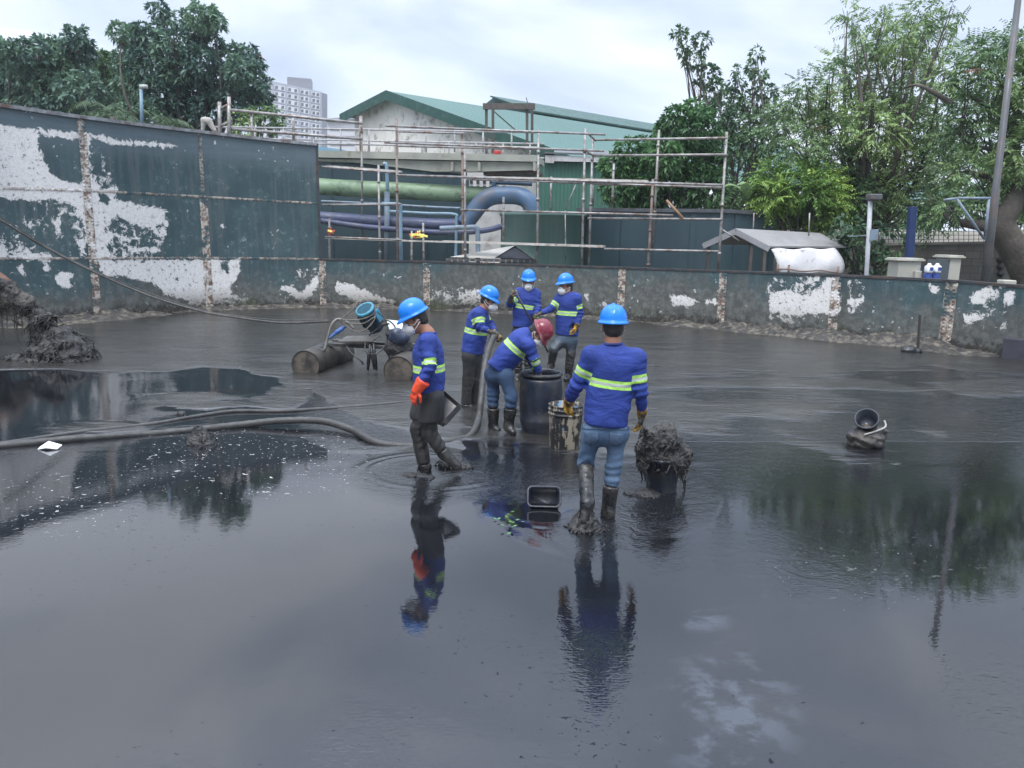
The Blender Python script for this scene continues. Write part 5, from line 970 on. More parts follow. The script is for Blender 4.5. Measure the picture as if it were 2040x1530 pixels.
# warehouse with a green gabled roof
GR = NT('green_roofing'); co = GR.coord(); c_ = GR.mix(GR.rng(GR.noise(co, .12, 5), .3, .7), (.028, .10, .075), (.038, .12, .09)); c_ = GR.mix(GR.rng(GR.noise(co, 1.1, 7, .7), .56, .72, 0, .5), c_, (.06, .14, .115))
w1 = GR.n('TexWave'); GR.l(co, w1.inputs[0]); w1.wave_type = 'BANDS'; w1.inputs['Scale'].default_value = 1.4; GR.bump(w1.outputs['Fac'], .25, .04); GR = GR.fin(c_, .45); GRD = pm('green_fascia', (.014, .062, .046), (.02, .075, .056), 2, .5, .1, 10, (.05, .12, .1), 2, .35)
th_ = R(48); gx = np.array([math.cos(th_), -math.sin(th_), 0]); axw = np.array([math.sin(th_), math.cos(th_), 0])
A0 = at(790, 188, 50.); wp = lambda u, v, o=0.: onplane(u, v, A0+axw*o, axw); wh = thing('warehouse', 'large warehouse with a green metal gable roof and a peeling white end wall', 'building', (A0[0], A0[1], .5))
pk, le, re_ = wp(790, 188), wp(706, 230), wp(1003, 264); re2 = pk+(re_-pk)*1.75; lb = np.array([le[0], le[1], .5]); rb_ = np.array([re2[0], re2[1], .5])
quadbox('gable_wall', [lb, le, pk, re2, rb_], axw, .3, WP, wh); dn_ = np.array([0, 0, 1.])
def slab(name, a, b_, L_, th, mat_, o=-.7, par=wh): return quadbox(name, [a+axw*o, b_+axw*o, b_+axw*L_, a+axw*L_], nrm(np.cross(b_-a, axw))*np.sign(np.cross(b_-a, axw)[2]), th, mat_, par)
le_ = pk+(le-pk)*1.12
slab('roof', pk, re2, 62, .12, GR); slab('roof', pk, le_, 62, .12, GR)
quadbox('fascia', [pk-axw*.72+dn_*.15, re2-axw*.72+dn_*.15, re2-axw*.72-dn_*.42, pk-axw*.72-dn_*.42], -axw, .06, GRD, wh); quadbox('fascia', [pk-axw*.72+dn_*.15, le_-axw*.72+dn_*.15, le_-axw*.72-dn_*.42, pk-axw*.72-dn_*.42], -axw, .06, GRD, wh)
# ridge monitor
mo = 15.5; mp_ = lambda u, v, dz=0.: onplane(u, v, A0+axw*mo, axw); mpk = pk+axw*mo; mpk = onplane(982, 195, A0+axw*mo, axw); ml, mrr = onplane(967, 207, A0+axw*mo, axw), onplane(1060, 222, A0+axw*mo, axw)
quadbox('ridge_monitor', [ml-dn_*1.6, ml, mpk, mrr, mrr-dn_*2.2], axw, 46, GRD, wh); 
quadbox('monitor_roof', [mpk+dn_*.03-axw*.3, mrr+(mrr-mpk)*.12+dn_*.03-axw*.3, mrr+(mrr-mpk)*.12+dn_*.03+axw*46, mpk+dn_*.03+axw*46], dn_, .12, GRD, wh)
# steel frame in front of the roof
fr_ = thing('steel_frame', 'thin dark steel frame rising above the walkway in front of the green roof', 'frame', (*at(1015, 300, 29)[:2], 4.8)); b = MB(); FD = pm('dark_steel', (.07, .065, .06), (.11, .09, .075), 6, .6); Yf = 29.
for u_, t_, bo in ((969, 213, 306), (982, 214, 306), (1050, 210, 306), (1060, 215, 306)): b = MB(); b.beam(at(u_, t_, Yf+(.8 if u_ in (982, 1060) else 0)), at(u_, bo, Yf+(.8 if u_ in (982, 1060) else 0)), .10, .10, (0, 1, 0)); b.build('upright', FD, fr_)
b = MB(); b.beam(at(962, 212, Yf-.06), at(1066, 212, Yf-.06), .14, .2); b.build('cross_beam', FD, fr_); b = MB(); b.beam(at(984, 222, Yf+.3), at(1030, 262, Yf+.3), .04, .04); b.build('brace', FD, fr_); b = MB(); b.tube([at(1053, 210, Yf), at(1048, 194, Yf)], .015, 5); b.build('rod', FD, fr_)
# green shed with a white fascia
gs = thing('green_shed', 'green corrugated shed with a white fascia board, behind the right scaffolding', 'shed', (*at(1140, 400, 30)[:2], .5)); Ys = 30.; Ps = at(1140, 400, Ys)
CG = NT('green_corrugated'); co = CG.coord(); w1 = CG.n('TexWave'); CG.l(co, w1.inputs[0]); w1.bands_direction = 'X'; w1.inputs['Scale'].default_value = 2.2; c_ = CG.mix(CG.rng(CG.noise(co, .8, 5), .3, .7), (.05, .16, .115), (.06, .15, .115)); c_ = CG.mix(CG.rng(CG.noise(CG.coord((4, 4, .3)), 1.2, 5), .5, .8, 0, .5), c_, (.10, .17, .15)); CG.bump(w1.outputs['Fac'], .6, .03); CG = CG.fin(c_, .5)
op = lambda u, v, o=0.: onplane(u, v, Ps+n0*o, n0)
quadbox('wall', [op(1070, 318), op(1330, 318), op(1330, 520), op(1070, 520)], n0, 4, CG, gs); quadbox('fascia', [op(1086, 309, -.25), op(1330, 318, -.25), op(1330, 326, -.25), op(1104, 321, -.25), op(1103, 325, -.25), op(1086, 324, -.25)], n0, .1, pm('white_fascia', (.56, .55, .56), (.46, .44, .44), 2, .8, .1, 10, (.28, .24, .22), 2, .42), gs)
quadbox('roof', [op(1084, 306, -.3), op(1335, 315, -.3), op(1335, 306, 4.), op(1088, 300, 4.)], dn_, .06, pm('shed_roof', (.14, .15, .16), (.09, .095, .1), 2, .7), gs)
quadbox('gable_trim', [op(1069, 283, -.1), op(1104, 297, -.1), op(1104, 310, -.1), op(1084, 318, -.1), op(1069, 318, -.1)], n0, .3, GRD, gs)
# canopy between scaffold posts
cn = thing('canopy', 'cream fabric canopy with a dark open gable, low behind the scaffolding', 'canopy', (*at(980, 515, 24)[:2], .5)); CF = pm('cream_fabric', (.52, .50, .46), (.45, .43, .40), 3, .8, .1)
a, b1, c1, d1 = at(896, 512, 22.9), at(1026, 489, 23.3), at(1064, 516, 22.9), at(985, 514, 22.6); a2, b2 = at(900, 512, 24.6), at(1028, 488, 25.)
mk('fabric_roof', [a, d1, b1, b2, a2, c1, at(1068, 514, 24.8)], [(0, 1, 2), (0, 2, 3, 4), (2, 5, 6, 3)], CF, cn)
mk('gable_shade_panel', [d1+n0*.05, c1+n0*.05, b1+n0*.05-dn_*.03, d1+n0*.2, c1+n0*.2, b1+n0*.2-dn_*.03], [(0, 1, 2), (3, 5, 4), (0, 3, 4, 1), (1, 4, 5, 2), (0, 2, 5, 3)], pm('inside_shade', (.02, .025, .035), (.03, .035, .045), 2, .7), cn)  # solid dark panel, the canopy's shaded inside put into its colour
b = MB(); b.beam(at(888, 517, 22.55), at(1068, 520, 22.55), .06, .08); b.build('front_bar', FD, cn)
for k_ in range(14): u_ = 900+k_*12; b = MB(); b.beam(at(u_, 517, 22.5), at(u_, 524, 22.5), .035, .035, (0, 1, 0)); b.build('bar_upright', GB, cn)
# caution tape and red cloths on the scaffold planks
def tangle(u, v, off, cols, label, seed, wpx):
    g = np.random.default_rng(seed); c = sp(u, v, off); o = thing('barrier_tape', label, 'tape', c)
    for i, cm in enumerate(cols):
        P = [c+np.array([g.normal()*wpx*.0028, g.normal()*.05, abs(g.normal())*.09]) for _ in range(9)]; S_ = spline(P, 44); b = MB()
        for k_ in range(43):
            w_ = np.array([.0, .02, .028]); b.add([S_[k_]-w_, S_[k_+1]-w_, S_[k_+1]+w_, S_[k_]+w_], [(0, 1, 2, 3)])
        b.build('tape_loop', cm, o)
YT = pm('yellow_tape', (.75, .65, .12), (.65, .55, .10), 8, .5); RT = pm('red_cloth', (.45, .05, .045), (.34, .03, .03), 8, .7)
tangle(832, 473, .55, [YT, RT, YT, RT], 'tangled yellow and red tape on the scaffold plank near the middle', 3, 32); tangle(660, 467, .55, [RT, RT, YT], 'red and yellow tape bundled on the plank beside the tall wall', 5, 24)
b = MB(); b.frame(at(991, 304, 25.), .24, .1, .12); tag(bevel(b.build('red_bucket', RT, None), .02), 'small red container sitting on the walkway edge', 'container', None, 'thing')
b = MB(); p0 = at(413, 262, 22.); S = SDF(p0+(-.35, -.3, -.1), p0+(.35, .3, .5), .02); S.cone(p0+(-.13, 0, 0), p0+(-.08, 0, .3), .05, .07, .04).cone(p0+(-.08, 0, .3), p0+(.06, -.02, .28), .08, .085, .04).cone(p0+(.06, -.02, .28), p0+(.2, 0, .02), .085, .05, .04).cone(p0+(-.02, 0, .35), p0+(-.03, 0, .46), .02, .008, .02); S.rough(lambda P: .015*vnoise(P, 9, 3, 3)); V, Fq = S.mesh(1)
tag(mk('rag', V, Fq, pm('pale_rag', (.45, .42, .38), (.34, .31, .28), 6, .9, .5), None, True), 'pale rag draped over the top of the tall wall', 'rag', None, 'thing')
b = MB(); b.tube([at(283, 262, 21.6), at(281, 178, 21.6)], .042, 10); vp = b.build('vent_pipe', LB, None, True); tag(vp, 'light blue upright pipe with a cap above the tall wall, left', 'pipe', None, 'thing'); b = MB(); b.tube([at(279, 173, 21.6), at(293, 173, 21.6)], .06, 8); b.build('cap', pm('pale_cap', (.4, .42, .38)), vp, True)
# apartment block far away
ab = thing('apartment_block', 'grey and white apartment block with rows of small windows, far behind the trees', 'building', (*at(590, 300, 350)[:2], .5)); Ya_ = 350.; Pa = at(590, 240, Ya_); na = nrm((-.18, 1, 0)); apl = lambda u, v, o=0.: onplane(u, v, Pa+na*o, na)
WG = pm('block_grey', (.34, .355, .39), (.30, .315, .345), .05, .9, .0); WW = pm('block_white', (.60, .60, .62), (.54, .54, .57), .05, .9, .0); WD = pm('block_window', (.05, .055, .065), (.08, .085, .09), .3, .3, .0); WSD = pm('block_side', (.22, .22, .25), (.18, .18, .2), .05, .9, .0)
quadbox('wall', [apl(520, 157), apl(641, 183), apl(641, 470), apl(520, 470)], na, 16, WG, ab); quadbox('rooftop_room', [apl(572, 153, 4), apl(620, 157, 4), apl(620, 182, 4), apl(572, 176, 4)], na, 8, WSD, ab)
quadbox('wall', [apl(641.3, 184, .3), apl(652, 188, 9), apl(652, 470, 9), apl(641.3, 470, .3)], na, .5, WSD, ab)  # side wall in a darker grey, its shade put into the colour
wins = None
for r_ in range(11):
    y_ = 181+r_*12.6
    quadbox('floor_band', [apl(521, y_-5-12, -.35), apl(640, y_-5+9.4, -.35), apl(640, y_+4+9.4, -.35), apl(521, y_+4-12, -.35)], na, .34, WW, ab)
    for k_, u_ in enumerate((538, 551, 563, 577, 589, 602, 611, 625, 633)):
        yy = y_-.5+(u_-588)*.18
        if wins is None: wins = quadbox('window', [apl(u_-2.6, yy-3, -.42), apl(u_+2.6, yy-3, -.42), apl(u_+2.6, yy+3, -.42), apl(u_-2.6, yy+3, -.42)], na, .4, WD, ab); w0 = apl(u_, yy, 0)
        else: c2 = wins.copy(); COL.objects.link(c2); c2.parent = ab; c2.location = Vector(apl(u_, yy, 0)-w0)
for u_ in (544, 570, 596, 618, 639): quadbox('pilaster', [apl(u_-2, 160+(u_-520)*.21, -.7), apl(u_+2, 160+(u_-520)*.21, -.7), apl(u_+2, 470, -.7), apl(u_-2, 470, -.7)], na, .34, WG, ab)
lb_ = thing('low_building', 'pale low building between the apartment block and the warehouse', 'building', (*at(680, 280, 120)[:2], .5)); Pl = at(680, 270, 120.); lp = lambda u, v, o=0.: onplane(u, v, Pl+n0*o, n0)
quadbox('wall', [lp(652, 241), lp(712, 236), lp(712, 470), lp(652, 470)], n0, 15, WW, lb_); quadbox('roof_edge', [lp(650, 236, -.5), lp(714, 231, -.5), lp(714, 237, -.5), lp(650, 242, -.5)], n0, .4, WG, lb_)
for v_ in (254, 270, 284): quadbox('window_band', [lp(657, v_, -.1), lp(706, v_+1, -.1), lp(706, v_+5, -.1), lp(657, v_+5, -.1)], n0, .1, WSD, lb_)
br = thing('low_shelter', 'low shelter with a pale blue sloping roof seen beside the tall wall', 'shelter', (*at(665, 298, 40)[:2], .5)); Pb = at(665, 295, 40.); quadbox('roof_sheet', [onplane(560, 283, Pb, n0), onplane(684, 298, Pb, n0), onplane(684, 303, Pb, n0), onplane(560, 300, Pb, n0)], n0, 6, pm('pale_blue_roof', (.25, .45, .58), (.2, .38, .5), 1), br)
wbd = thing('white_building', 'white rounded building top showing behind the leftmost trees', 'building', (*at(40, 100, 150)[:2], .5)); c = at(45, 130, 150); b = MB(); zt_ = at(45, 68, 150)[2]; b.lathe([(9, .5), (9, zt_-4), (9.3, zt_-4), (9.3, zt_-3), (8, zt_-1), (4, zt_), (.1, zt_+.3)], (c[0], c[1], 0), (0, 0, 1), 32, close=False); b.build('drum_wall', WW, wbd, True)
# ------------------------------------------------------------------ right-hand side
sh = thing('shed', 'small open shed with a grey gable roof behind the low wall on the right', 'shed', (*at(1500, 520, 21)[:2], .5)); Ysh = 20.3
a, pkf, rr_ = at(1400, 487, Ysh+.4), at(1465, 458, Ysh+.1), at(1532, 493, Ysh-.2); pkb, rrb, ab_ = at(1632, 467, Ysh+1.2), at(1692, 494, Ysh+.6), at(1560, 489, Ysh+1.6)
RG = pm('grey_sheet_roof', (.22, .215, .21), (.17, .165, .165), 1.5, .7, .2, 12, (.12, .10, .09), 1.6, .4); 
RG2 = NT('grey_roof_sheet'); co = RG2.coord(); RG2.bump(RG2.noise(co, 6, 4), .15, .02); RG2 = RG2.fin(RG2.mix(RG2.rng(RG2.noise(co, 1.2, 6, .6), .3, .7), (.27, .265, .26), (.21, .205, .20)), .6)
quadbox('roof', [pkf, rr_, rrb, pkb], dn_, .04, RG2, sh); quadbox('roof', [pkf, a, ab_, pkb], dn_, .04, RG2, sh)
b = MB(); b.beam(a-n0*.03-dn_*.05, pkf-n0*.03-dn_*.05, .05, .13); b.build('barge_board', pm('barge', (.30, .30, .31), (.24, .24, .25), 3, .7), sh); b = MB(); b.beam(pkf-n0*.03-dn_*.05, rr_-n0*.03-dn_*.05, .05, .13); b.build('barge_board', MC['barge'], sh)
for u_, v_, o_ in ((1412, 487, .5), (1497, 488, 0), (1524, 494, -.15), (1668, 497, .6)): p = at(u_, v_, Ysh+o_); b = MB(); b.beam((p[0], p[1], .5), p, .08, .08, (0, 1, 0)); b.build('roof_post', FD, sh)
for u_ in (1502, 1613): b = MB(); b.tube([at(u_, 424, Ysh+.6), at(u_-2, 470, Ysh+.6)], .02, 6); b.build('stub_pipe', STEEL, sh, True)
SK = NT('printed_sacking'); co = SK.coord(); c_ = SK.mix(SK.rng(SK.noise(co, 2.5, 5), .3, .7), (.66, .65, .65), (.56, .55, .56)); s1 = SK.n('Mapping'); s1.inputs['Scale'].default_value = (1, 1, 3.2); s1.inputs['Rotation'].default_value = (0, .35, 0); SK.l(co, s1.inputs[0])
lines = SK.rng(SK.noise(s1.outputs[0], 1.1, 1), .56, .60); dots = SK.rng(SK.noise(co, 15, 2), .52, .58); c_ = SK.mix(SK.math('MULTIPLY', SK.math('MULTIPLY', lines, dots), .6), c_, (.14, .14, .16)); SK.bump(SK.noise(co, 3, 4), .5, .05); SK = SK.fin(c_, .8)
n_ = 22; V = []
T_ = np.linspace(0, 1, n_)
top_ = spline([at(1536, 497, Ysh-.15), at(1600, 496, Ysh+.1), at(1662, 496, Ysh+.45)], n_); bot = spline([at(1552, 544, Ysh-.2), at(1610, 545, Ysh), at(1668, 544, Ysh+.35)], n_)
for k_ in np.linspace(0, 1, 12): q = top_*(1-k_)+bot*k_; bel = math.sin(k_*math.pi*.8)*.16; q = q+np.c_[T_**3*bel*1.0, -bel*(.6+.4*np.sin(T_*9)), 0*T_+.02*np.sin(T_*14+k_*5)]; V.append(q)
V = np.concatenate(V); Fc = [(i*n_+j, i*n_+j+1, (i+1)*n_+j+1, (i+1)*n_+j) for i in range(11) for j in range(n_-1)]; o = mk('sack_curtain', V, Fc, SK, None, True); md = o.modifiers.new('t', 'SOLIDIFY'); md.thickness = .02; tag(o, 'white printed sacking hung as a curtain under the grey shed roof', 'curtain', None, 'thing')
b = MB(); t_ = np.linspace(tpx(1548), tpx(1665), 12); c2 = P_at(t_)-wn(t_)*.1; b.tube([(*p, zlow(np.array([tt_]))[0]+.10+.02*math.sin(i)) for i, (p, tt_) in enumerate(zip(c2, t_))], .022, 6); br_ = thing('rusty_bar', 'rusty bar and stubs on top of the low wall below the sacking', 'bar', (*c2[5], 1.38)); b.build('bar', STEELR, br_, True)
for i in (0, 2, 11): b = MB(); b.tube([(*c2[i], zlow(t_[i:i+1])[0]), (*c2[i], zlow(t_[i:i+1])[0]+.22)], .025, 6); b.build('stub', STEELR, br_, True)
BG = pm('beige_cabinet', (.42, .41, .35), (.36, .35, .30), 2, .6, .1, 20, (.25, .23, .18), 2.5, .38); BL = pm('blue_panel', (.02, .05, .22), (.025, .06, .26), 2, .5, .1)
def ucab(u0, v0, u1, v1, Y_, d, label, blue_side):
    a = at(u0, v1, Y_); b_ = at(u1, v0, Y_); w_ = b_[0]-a[0]; h_ = b_[2]-.5; o = thing('utility_cabinet', label, 'cabinet', (a[0]+w_/2, Y_+d/2, .5)); b = MB(); b.frame((a[0]+w_/2, Y_+d/2, .5+h_/2), w_, d, h_); bevel(b.build('body', BG, o), .015)
    b = MB(); b.frame((a[0]+w_/2, Y_+d/2, .5+h_+.022), w_+.12, d+.12, .04); b.frame((a[0]+w_/2, Y_+d/2, .5+h_+.055), w_+.06, d+.06, .03); bevel(b.build('lid', BG, o), .012)
    b = MB(); x_ = (a[0]+w_+.012) if blue_side > 0 else a[0]-.012; b.frame((x_, Y_+d/2, .5+h_/2-.02), .02, d*.96, h_*.94); b.build('side_panel', BL, o)
    if blue_side > 0: b = MB(); b.frame((a[0]+w_*.83, Y_-.05, .5+h_*.68), w_*.28, .10, h_*.32); bevel(b.build('meter_box', BG, o), .012)
    else: b = MB(); b.frame((a[0]-.25, Y_+.02, .5+h_/2), .48, .03, h_*.95); b.build('door_panel', pm('dark_green_panel', (.07, .09, .10), (.06, .075, .08), 2, .5), o)
ucab(1787, 521, 1836, 557, 17.2, .5, 'low beige utility cabinet with a small meter box, behind the right wall', 1); ucab(1888, 515, 1916, 560, 17.4, .6, 'taller beige utility cabinet with a blue edge, right of the jugs', -1)
jug = []
for u_, l_ in ((1850, 'left of two white jugs standing on blue drums'), (1866, 'right of two white jugs standing on blue drums')):
    p = at(u_, 540, 17.); o = thing('jug', l_, 'jug', p-dn_*.0, 'white jugs on blue drums'); b = MB(); loft(b, [(rrect(.065, .07, .02), -.04), (rrect(.07, .075, .025), .0), (rrect(.07, .075, .025), .10), (rrect(.03, .035, .015), .14), (rrect(.025, .025, .012), .17)], p+dn_*.0, X_, Y_, Z_); b.build('body', pm('white_plastic', (.75, .78, .82), (.68, .70, .75), 4, .5), o, True); b = MB(); b.frame(p+np.array([.02, -.078, .05]), .07, .012, .07); b.build('label', BL, o)
    p2 = at(u_, 541.5, 17.); z_ = p[2]-.045; b = MB(); b.lathe([(.16/2*1.05, .5), (.088, .55), (.088, z_-.03), (.08, z_), (.01, z_)], (p[0], p[1]+.02, 0), (0, 0, 1), 20, close=False); tag(b.build('blue_drum', BL, None, True), l_.replace('white jugs standing on blue drums', 'blue drums, carrying a white jug'), 'drum', 'blue drums under the jugs', 'thing')
b = MB(); p = at(2004, 572, 15.8); b.frame(p+dn_*.02, .26, .25, .25); vb2 = bevel(b.build('valve_box', BG, None), .02); tag(vb2, 'small beige box behind the low wall near the right edge', 'box', None, 'thing'); b = MB(); b.frame(p+np.array([-.04, -.13, .0]), .08, .012, .08); b.build('opening', VH, vb2)  # dark plate on the box front, coloured as a shaded hole
# poles
DP_ = pm('dark_pole', (.10, .105, .11), (.07, .075, .08), 2, .5, .1, 20, (.16, .10, .07), 1.5, .4)
po = thing('utility_pole', 'tall dark steel pole leaning slightly, with a bracket arm, right side', 'pole', (*at(1962, 560, 17.5)[:2], .5)); b = MB(); pt, pb = at(2033, -40, 17.5), at(1962, 562, 17.5); pb = pb+(pb-pt)*.12; b.tube([pb, pb*.6+pt*.4, pb*.6+pt*.4+(pt-pb)*.004, pt], [.095, .088, .075, .062], 14); b.build('shaft', DP_, po, True)
for (u0, v0), (u1, v1), nm in (((1973, 395), (1908, 395), 'arm'), ((1908, 395), (1880, 399), 'arm'), ((1906, 396), (1960, 475), 'brace'), ((1970, 397), (1962, 478), 'brace')): b = MB(); b.tube([at(u0, v0, 17.4), at(u1, v1, 17.4)], .03, 8); b.build(nm, GB, po, True)
lp_ = thing('lamp_post', 'thin pale lamp post with a dark lamp head and a small panel', 'lamp post', (*at(1725, 552, 18.2)[:2], .5)); b = MB(); b.tube([at(1734, 400, 18.2), at(1726, 552, 18.2), at(1724, 580, 18.2)], .05, 10); b.build('shaft', pm('pale_post', (.42, .44, .46), (.34, .35, .37), 3, .5, .1, 20, (.2, .18, .16), 2, .36), lp_, True)
b = MB(); b.frame(at(1741, 393, 18.2), .28, .3, .14); bevel(b.build('lamp_head', DP_, lp_), .03); b = MB(); b.frame(at(1741, 468, 18.15), .20, .03, .24, nrm((1, .2, .1)), nrm((0, 1, .2))); b.build('panel', GB, lp_); b = MB(); b.tube([at(1690, 471, 18.2), at(1745, 469, 18.2)], .012, 6); b.build('bracket', GB, lp_)
b = MB(); p = at(1816, 520, 19.); b.beam((p[0], p[1], .5), at(1818, 412, 19.), .16, .16, (0, 1, 0)); tag(bevel(b.build('blue_post', pm('navy_post', (.012, .03, .10), (.015, .035, .12), 3), None), .01), 'square dark blue post standing under the trees', 'post', None, 'thing')
# block wall, mesh fence, bank
bw = thing('block_wall', 'grey concrete block wall with round openings at the far right', 'wall', (*at(1900, 520, 23)[:2], .5)); BW = NT('block_wall_grey'); co = BW.coord(); bk = BW.n('TexBrick'); mpb = BW.n('Mapping'); mpb.inputs['Rotation'].default_value = (R(90), 0, 0); BW.l(co, mpb.inputs[0]); BW.l(mpb.outputs[0], bk.inputs[0]); bk.inputs['Scale'].default_value = 1.; bk.inputs['Brick Width'].default_value = .42; bk.inputs['Row Height'].default_value = .21; bk.inputs['Mortar Size'].default_value = .012
bk.inputs['Color1'].default_value = (.15, .14, .12, 1); bk.inputs['Color2'].default_value = (.12, .112, .10, 1); bk.inputs['Mortar'].default_value = (.09, .085, .075, 1); BW.bump(BW.noise(co, 8, 4), .3, .02); BW = BW.fin(BW.mix(BW.rng(BW.noise(co, .9, 7, .65), .45, .65, 0, .7), bk.outputs[0], (.06, .058, .05)), .9)
pw = at(1900, 500, 22.5); nw_ = nrm((.1, 1, 0)); bp_ = lambda u, v, o=0.: onplane(u, v, pw+nw_*o, nw_)
q = [bp_(1560, 490), bp_(2120, 482), bp_(2120, 600), bp_(1560, 600)]; quadbox('wall', q, nw_, .25, BW, bw); quadbox('coping', [bp_(1560, 487, -.05), bp_(2120, 479, -.05), bp_(2120, 484, -.05), bp_(1560, 492, -.05)], nw_, .35, pm('coping', (.2, .19, .17), (.15, .14, .12), 3, .9), bw)
for v_ in (518, 532, 546): 
    p = bp_(1993, v_, -.02); b = MB(); b.lathe([(.10, 0), (.07, .004), (.065, .03), (.01, .03)], p, nw_, 16); b.build('round_hole_shade', VH, bw, True)  # dark disc on the wall, hole shade put into its colour
fe = thing('mesh_fence', 'wire mesh fence along the top of the grey block wall', 'fence', (*bp_(1900, 480)[:2], 2.2)); b = MB()
fn = NT('wire'); fn = fn.fin((.06, .06, .06), .6)
for i in range(37): u_ = 1700+i*10; b = MB(); b.tube([bp_(u_, 487-(u_-1560)*.014, .1), bp_(u_, 452, .1)], .008, 4); b.build('wire_upright', fn, fe)
for v_ in (453, 461, 469, 477): b = MB(); b.tube([bp_(1700, v_, .1), bp_(2060, v_-1, .1)], .008, 4); b.build('wire_strand', fn, fe)
g = np.random.default_rng(4); n1_, n2_ = 60, 14; xs_ = np.linspace(2, 40, n1_); V = np.array([(x_, 24+k_*.55+.4*math.sin(x_*.6), .9+1.7*(1-math.exp(-k_*.45))) for k_ in range(n2_) for x_ in xs_]); V[:, 2] += .22*vnoise(V, .8, 6, 4)+.0*V[:, 2]
tag(mk('bank', V, [(a*n1_+i, a*n1_+i+1, (a+1)*n1_+i+1, (a+1)*n1_+i) for a in range(n2_-1) for i in range(n1_-1)], pm('dry_earth', (.22, .20, .165), (.16, .145, .12), 2, .9, .8, 9, (.09, .10, .05), 1.5, .42, dist=.05), None, True), kind='structure')
# ------------------------------------------------------------------ trees and plants
def leaf_mat(name, dark, light, odd=None, tr=.22):
    s = NT(name); t = s.attr('tint'); c = s.mix(s.rng(t, .1, .9, 0, 1, False), dark, light)
    if odd: c = s.mix(s.math('GREATER_THAN', t, .985), c, odd)
    s.fin(c, .5); s.b.inputs['Specular IOR Level'].default_value = .35
    tl = s.n('BsdfTranslucent'); s.l(c, tl.inputs[0]); mx = s.n('MixShader'); mx.inputs[0].default_value = tr; s.l(s.b.outputs[0], mx.inputs[1]); s.l(tl.outputs[0], mx.inputs[2]); s.l(mx.outputs[0], s.o.inputs[0]); return s.m
def rot_dirs(g, n, droop=0.):
    d = g.normal(size=(n, 3)); d[:, 2] -= droop; return d/np.linalg.norm(d, axis=1)[:, None]
def leaves(P, D, L_, W_, g, fold=.15, droop=.25):
    """a pointed leaf blade at each P along D: 2 quads folded on the midrib"""
    n = len(P); up = g.normal(size=(n, 3))*.6+np.array([0, 0, 1.]); s_ = np.cross(D, up); s_ /= np.linalg.norm(s_, axis=1)[:, None]+1e-9; u_ = np.cross(s_, D); L_ = np.broadcast_to(L_, n)[:, None]; W_ = np.broadcast_to(W_, n)[:, None]
    tip = P+D*L_-np.array([0, 0, 1.])*L_*droop; midp = P+D*L_*.5-np.array([0, 0, 1.])*L_*droop*.25
    V = np.stack([P, midp+s_*W_*.5+u_*W_*fold, tip, midp-s_*W_*.5+u_*W_*fold], 1)
    return V.reshape(-1, 3), np.arange(n*4).reshape(n, 4)
def fill(g, blobs, dens, shell=.55):
    """sprig positions spread through each blob's volume, denser towards its outside"""
    out = []; bid = []
    for i, (c, r) in enumerate(blobs):
        n = max(4, int(dens*r*r)); d = rot_dirs(g, n); q = c+d*(r*(shell+(1-shell)*g.random(n)**.7)*(1+.18*vnoise(d+i, 2.5, 3, 2)))[:, None]*np.array([1, 1, .85]); out.append(q); bid += [i]*n
    return np.concatenate(out), np.array(bid)
def crown(name, blobs, dens, style, size, mat_, parent, seed, bias=0., shell=.5, k=7):
    g = np.random.default_rng(seed); P, bid = fill(g, blobs, dens, shell); bt_ = g.normal(size=len(blobs))*.16; n = len(P); cs = np.array([b_[0] for b_ in blobs]); out = P-cs[bid]; out /= np.linalg.norm(out, axis=1)[:, None]+1e-9
    if style == 'rosette':
        PP = np.repeat(P, k, 0); D = rot_dirs(g, n*k, .1)+np.repeat(out, k, 0)*.8; D /= np.linalg.norm(D, axis=1)[:, None]; V, Fc = leaves(PP, D, size*g.uniform(.7, 1.25, n*k), size*.42, g); rep = k*4
    else:                                  # pinnate frond: leaflets in pairs along a drooping stalk
        m_ = k; r0 = out*.9+g.normal(size=(n, 3))*.55; r0 /= np.linalg.norm(r0, axis=1)[:, None]; s_ = np.cross(r0, np.array([0, 0, 1.])+g.normal(size=(n, 3))*.35); s_ /= np.linalg.norm(s_, axis=1)[:, None]+1e-9
        LP, LD, LS = [], [], []; L_ = size*g.uniform(.75, 1.3, n)
        for q in range(m_):
            t = (q+1)/m_
            for sg in (-1, 1): LP.append(P+r0*(L_*t)[:, None]-np.array([0, 0, 1.])*(L_*.18*t*t)[:, None]); LD.append(r0*.55+s_*sg*.8-np.array([0, 0, .22])); LS.append(size*.38*(1-.35*t)*np.ones(n))
        PP = np.stack(LP, 1).reshape(-1, 3); D = np.stack(LD, 1).reshape(-1, 3); D /= np.linalg.norm(D, axis=1)[:, None]; S_ = np.stack(LS, 1).ravel(); V, Fc = leaves(PP, D, S_, S_*.38, g); rep = m_*2*4
    tint = np.clip(.42+bias+np.repeat(1.5*bt_[bid]+g.normal(size=n)*.14, rep)+np.repeat(g.normal(size=len(V)//4)*.08, 4), 0, .98); 
    odd = np.repeat(g.random(n) > .994, rep); tint[odd] = 1.
    return mk(name, V, Fc, mat_, parent, False, dict(tint=tint))
BARK = pm('grey_bark', (.085, .072, .06), (.05, .043, .037), 6, .9, .8, 22, (.13, .12, .10), 3, .42, dist=.03)
